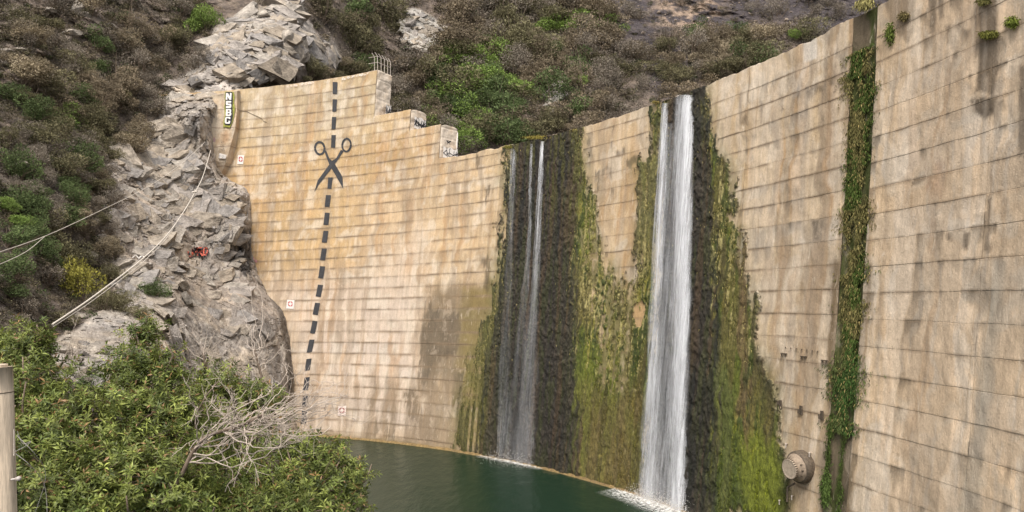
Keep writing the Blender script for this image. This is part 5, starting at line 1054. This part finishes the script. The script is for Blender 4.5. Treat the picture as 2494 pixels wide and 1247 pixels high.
# ------------------------------------------------------------------ rope and wires
def px_line(ctrl_, n=60):
    c = np.array(ctrl_, float); t = np.linspace(0, len(c)-1, n); i = np.arange(len(c)); 
    # Catmull-Rom through the control points; depth is interpolated as 1/Y
    c[:, 2] = 1/c[:, 2]; out = []
    for tt in t:
        k = min(int(tt), len(c)-2); f = tt-k; p0, p1, p2, p3 = c[max(k-1, 0)], c[k], c[k+1], c[min(k+2, len(c)-1)]
        out.append(.5*((2*p1)+(-p0+p2)*f+(2*p0-5*p1+4*p2-p3)*f*f+(-p0+3*p1-3*p2+p3)*f**3))
    o_ = np.array(out); return at(o_[:, 0], o_[:, 1], 1/o_[:, 2])
r_ = obj('rope', None, label='thick white double rope sagging from the thrust block down across the cliff', cat='rope')
A = [(513, 366, 108), (505, 395, 96), (492, 435, 84), (474, 470, 74), (440, 527, 64), (400, 580, 56), (350, 628, 50), (300, 668, 46), (210, 735, 40), (128, 790, 36)]
obj('strand', MB().tube(px_line(A), .048, 7).me('strand', True), M['rope'], r_)
obj('strand', MB().tube(px_line([(440, 527, 64), (403, 583, 56), (354, 633, 50), (304, 673, 46), (213, 741, 40), (130, 795, 36)]), .022, 7).me('strand', True), M['rope'], r_)
k_ = at(474, 468, 73.5); obj('knot', MB().tube([k_+[-.25, 0, .0], k_+[.25, 0, .05]], .09, 6).tube([k_+[0, 0, -.05], k_+[.02, 0, .3]], .05, 6).me('knot'), M['rope'], r_)
obj('wire', MB().tube(px_line([(-20, 620, 45), (110, 575, 56), (255, 508, 72), (360, 455, 86), (440, 400, 98), (500, 345, 106)]), .028, 5).me('wire'), M['rope'], label='thin pale wire running from the left edge up to the thrust block', cat='wire')
obj('wire', MB().tube(px_line([(-20, 652, 45), (60, 615, 50), (110, 575, 56)]), .022, 5).me('wire'), M['rope'], label='lower thin wire joining the pale wire near the left edge', cat='wire')
obj('wire', MB().tube(px_line([(270, 695, 60), (330, 640, 66), (368, 600, 72)]), .02, 5).me('wire'), M['wire'], label='short thin wire beside the rope over the pale rock', cat='wire')

# ------------------------------------------------------------------ foreground trees
def branch_path(a, b, n=9, sag=.0, wig=.06, g=RNG):
    a = np.array(a, float); b = np.array(b, float); L0 = np.linalg.norm(b-a); t = np.linspace(0, 1, n)[:, None]
    w_ = np.cumsum(g.normal(0, wig*L0/n**.5, (n, 3)), 0); w_ = w_-w_[0]-(w_[-1]-w_[0])*t; return a+(b-a)*t+w_+np.array([0, 0, 1])*np.sin(np.pi*t)*sag*L0
def toyon(label, lobes, foot, seed, dens=1.0):
    """lobes: (x, y, rx, ry, depth) in photo pixels, turned into ellipsoids of foliage at their true place"""
    g = np.random.default_rng(seed); T_ = obj('leafy_tree', None, label=label, cat='tree', group='leafy trees in the left foreground'); wood = MB(); f0 = np.array(foot, float)
    VV, FF, CC, n0 = [], [], [], 0
    trunk_top = np.mean([at(x_, y_, d_) for x_, y_, _, _, d_ in lobes], 0)*.5+f0*.5
    for s_ in range(3): wood.tube(branch_path(f0+g.normal(0, .12, 3)*[1, 1, 0], trunk_top+g.normal(0, .3, 3), 9, 0, .12, g), np.linspace(.12, .06, 9), 8)
    for x_, y_, rx, ry, d_ in lobes:
        c = at(x_, y_, d_); k = d_/F; R3 = np.array([rx*k, (rx+ry)*.5*k*1.1, ry*k]); nc = int(dens*rx*ry/21)
        for s_ in range(5):
            e = c+g.normal(0, .5, 3)*R3; bp = branch_path(trunk_top, e, 10, -.1, .12, g); wood.tube(bp, np.linspace(.05, .012, 10), 6)
        dd = g.normal(size=(nc, 3)); dd /= np.linalg.norm(dd, axis=1)[:, None]; lump = fbm(dd*2.4+seed+x_, 2, 3); rr3 = (g.random(nc)**.4)*(.25+1.5*lump)
        tips = c+dd*rr3[:, None]*R3; up = dd*.8+np.array([0, 0, .8])+g.normal(0, .35, (nc, 3)); up /= np.linalg.norm(up, axis=1)[:, None]
        for i in range(0, nc, 9): wood.tube(branch_path(tips[i]-(tips[i]-c)*.5, tips[i], 4, 0, .1, g), [.012, .009, .006, .003], 4, cap=False)
        nl = 12; tip = np.repeat(tips, nl, 0); u_ = np.repeat(up, nl, 0); ph = np.tile(np.arange(nl)*2.4, nc)+np.repeat(g.uniform(0, 6, nc), nl); lift = np.tile(np.linspace(-.35, .9, nl), nc)+g.normal(0, .3, nc*nl)
        a_ = np.cross(u_, [.3, .2, .93]); a_ /= np.linalg.norm(a_, axis=1)[:, None]; b_ = np.cross(u_, a_)
        D = (a_*np.cos(ph)[:, None]+b_*np.sin(ph)[:, None])+u_*lift[:, None]; D /= np.linalg.norm(D, axis=1)[:, None]
        st_ = tip+u_*np.tile(np.linspace(-.10, .02, nl), nc)[:, None]; L_ = g.uniform(.075, .15, nc*nl)[:, None]; W_ = L_*g.uniform(.22, .34, (nc*nl, 1)); sd_ = np.cross(D, u_+g.normal(0, .25, u_.shape)); sd_ /= np.linalg.norm(sd_, axis=1)[:, None]
        nn = np.cross(sd_, D); V = np.stack([st_, st_+D*L_*.45+sd_*W_*.5+nn*W_*.18, st_+D*L_-nn*L_*.12, st_+D*L_*.45-sd_*W_*.5+nn*W_*.18, st_+D*L_*.5], 1)
        i_ = np.arange(len(st_))[:, None]*5+n0; FF.append(np.concatenate([i_+[0, 1, 2, 4], i_+[0, 4, 2, 3]])); n0 += 5*len(st_)
        cl_ = g.random((nc, 1)); red = (g.random((nc, 1)) < .10); bc = np.array([.070, .100, .020])*(1-cl_)+np.array([.235, .265, .060])*cl_; bc = bc*g.uniform(.55, 1.35, (nc, 1)); bc = np.repeat(bc, nl, 0)*g.uniform(.65, 1.35, (nc*nl, 1))
        tipk = (np.tile(np.arange(nl), nc) > 8)[:, None] & np.repeat(red, nl, 0); bc = np.where(tipk, np.array([.24, .14, .055])*g.uniform(.6, 1.3, (nc*nl, 1)), bc); dry = g.random((nc*nl, 1)) < .02; bc = np.where(dry, np.array([.33, .20, .10]), bc)
        VV.append(V.reshape(-1, 3)); CC.append(np.repeat(bc, 5, 0))
    obj('trunk', wood.me('trunk', True), M['bark'], T_)
    obj('foliage', mesh('foliage', np.concatenate(VV), np.concatenate(FF), col=np.concatenate(CC)), M['leaf'], T_, kind='stuff')
toyon('leafy evergreen tree at the left edge beside the pole', [(75, 850, 70, 70, 15), (20, 850, 60, 60, 15.5), (60, 940, 120, 80, 14.5), (140, 1010, 110, 80, 14), (80, 1100, 130, 110, 13.5), (170, 1190, 130, 110, 13)], at(90, 1500, 14.5), 21)
toyon('tallest leafy evergreen tree with a pointed top in the left foreground', [(352, 810, 48, 48, 16), (330, 880, 90, 55, 15.5), (400, 900, 60, 50, 15.5), (310, 980, 130, 80, 15), (420, 1010, 110, 80, 15), (280, 1090, 140, 90, 14), (400, 1170, 150, 110, 13.5), (250, 1230, 150, 90, 13)], at(360, 1500, 15), 22)
toyon('spreading leafy tree reaching right behind the dead branches', [(520, 930, 90, 50, 17), (620, 960, 75, 42, 17.5), (560, 1020, 130, 65, 17), (660, 1000, 50, 40, 17.5), (520, 1100, 130, 80, 16), (480, 1190, 120, 80, 15)], at(520, 1500, 16.5), 23)
toyon('low rounded leafy bush at the water edge, right end of the foreground greenery', [(720, 1090, 70, 50, 16), (800, 1120, 75, 50, 16), (850, 1170, 58, 50, 16), (760, 1190, 110, 75, 15.5), (650, 1180, 110, 75, 15), (840, 1235, 60, 50, 15.5), (600, 1240, 120, 50, 14), (700, 1260, 130, 50, 14)], at(720, 1520, 15.5), 24)
def dead(label, trunk, ends, r0, depth, n2, seed, spread=40, parent=None):
    g = np.random.default_rng(seed); D_ = obj('dead_branches', None, label=label, cat='dead branches'); w_ = MB(); t_ = px_line([(a, b, d) for a, b, d in trunk], 14); w_.tube(t_, np.linspace(r0, r0*.6, 14), 8)
    fine = MB(); obj('limb', w_.me('limb', True), M['bark'], D_)
    for (ex, ey, ed) in ends:
        st = t_[g.integers(4, 14)]; e = at(ex, ey, ed); bp = branch_path(st, e, 14, -.05, .10, g); obj('limb', MB().tube(bp, np.linspace(r0*.32, r0*.13, 14), 6).me('limb', True), M['deadwood'], D_)
        for k in range(n2):
            i = g.integers(3, 14); i = min(i, 13); d = bp[min(i+1, 13)]-bp[i-1]; d /= np.linalg.norm(d)+1e-9; L0 = g.uniform(.35, 1)*spread*ed/F; v_ = d*.9+g.normal(0, .5, 3); v_ /= np.linalg.norm(v_); e2_ = bp[i]+v_*L0; b2 = branch_path(bp[i], e2_, 8, .05, .12, g); fine.tube(b2, np.linspace(r0*.13, r0*.08, 8), 5, cap=False)
            for q_ in range(5):
                j = g.integers(2, 8); v2 = v_*.8+g.normal(0, .55, 3); v2 /= np.linalg.norm(v2); fine.tube(branch_path(b2[j], b2[j]+v2*L0*g.uniform(.25, .55), 5, 0, .1, g), np.linspace(r0*.08, r0*.055, 5), 4, cap=False)
    obj('twigs', fine.me('twigs'), M['deadwood'], D_, kind='stuff')
g = np.random.default_rng(5)
dead('large pale leafless branches fanning right over the foreground trees towards the water', [(395, 1225, 13), (440, 1160, 13), (470, 1100, 13), (510, 1060, 13), (580, 1040, 13), (640, 1010, 13)],
     [(820, 938, 13.5), (700, 905, 13.5), (765, 925, 13.5), (832, 960, 13.5), (830, 1010, 13.5), (800, 965, 13), (770, 1000, 13), (805, 1040, 13), (740, 950, 13), (700, 930, 14), (720, 1060, 13), (640, 960, 13), (560, 980, 12.5), (600, 950, 13), (520, 960, 13), (680, 1090, 12.5), (600, 1110, 12.5), (480, 990, 12.5), (760, 1045, 13), (815, 985, 13), (790, 1020, 13), (750, 985, 13), (700, 990, 13), (650, 1040, 13), (620, 1000, 13), (690, 1040, 13), (560, 1020, 12.5), (780, 950, 13.3)], .042, 8, 5, 31, 85)
dead('pale leafless shrub standing before the smooth cliff, upper right of the tall leafy tree', [(640, 930, 18), (630, 890, 18), (620, 850, 18)], [(672, 830, 18), (665, 850, 18), (600, 790, 18), (585, 740, 18.5), (610, 700, 18.5), (625, 700, 18.5), (640, 840, 18), (655, 880, 18), (680, 860, 18), (655, 810, 18), (690, 840, 18), (590, 830, 18)], .035, 5, 3, 32, 30)
dead('thin leafless stems in the middle, before the cliff and above the leafy crowns', [(500, 910, 17), (498, 880, 17), (495, 860, 17)], [(490, 790, 17), (510, 775, 17), (530, 800, 17), (470, 800, 17), (540, 830, 17), (560, 850, 17), (460, 850, 17), (515, 820, 17), (480, 830, 17), (550, 800, 17)], .028, 4, 3, 33, 34)
dead('white leafless twigs left of the tall tree top', [(140, 900, 16), (155, 880, 16), (165, 865, 16)], [(185, 785, 16), (205, 830, 16), (230, 815, 16), (195, 860, 16), (170, 840, 16), (215, 870, 16), (235, 800, 16), (200, 850, 16)], .028, 4, 4, 34, 32)

# ------------------------------------------------------------------ utility pole
po = obj('utility_pole', None, label='weathered post at the left edge with insulators on its side', cat='pole'); pb = at(-8, 895, 9.0); k = 9.0/F
poly = [pb+np.array([0, 0, 0]), at(-6, 960, 9), at(-4, 1247, 9), at(0, 1500, 9)]
obj('post', MB().tube(poly, [33*k, 33.5*k, 38*k, 42*k], 20).me('post', True), M['pole'], po)
obj('cap', MB().tube([pb+[-.02, 0, -.01], pb+[-.02, 0, .035]], 26*k, 20).me('cap'), M['pole'], po)
obj('band', MB().tube([at(-6, 955, 9), at(-6, 957, 9)], 34.2*k, 20).me('band'), M['steel'], po)
for y_ in (1048, 1098):
    mbx = MB()
    for q_ in range(4): c_ = at(37, y_+q_*4, 8.95); mbx.lathe(c_, (0, 0, -1), [(0, .003), (0, .030), (.010, .030), (.014, .018), (.02, .018), (.02, .003)], 14)
    obj('insulator', mbx.me('insulator', True), M['ceramic'], po)
mbx = MB().tube([at(34, 1045, 8.95), at(34, 1110, 8.95)], .006, 6); obj('rod', mbx.me('rod'), M['galv'], po)
obj('knob', MB().tube([at(28, 1168, 8.95), at(42, 1166, 8.9)], .012, 8).lathe(at(42, 1166, 8.9), (1, -.2, .1), [(-.01, .003), (-.01, .022), (.02, .03), (.04, .022), (.045, .003)], 14).me('knob', True), M['ceramic'], po)
for pts, lb in (([(37, 1100, 8.95), (60, 1088, 9), (75, 1075, 9), (55, 1080, 9), (42, 1050, 8.95)], 'looped wire between the two insulators of the pole'), ([(40, 1060, 8.95), (80, 1100, 9), (108, 1140, 9.3), (108, 1180, 9.4), (85, 1250, 9.4)], 'long thin wire hanging from the upper insulator'), ([(38, 1105, 8.95), (70, 1130, 9), (100, 1165, 9.3), (112, 1200, 9.4), (115, 1260, 9.4)], 'thin wire hanging from the lower insulator')):
    obj('wire', MB().tube(px_line(pts, 40), .0035, 5).me('wire'), M['wire'], label=lb, cat='wire')
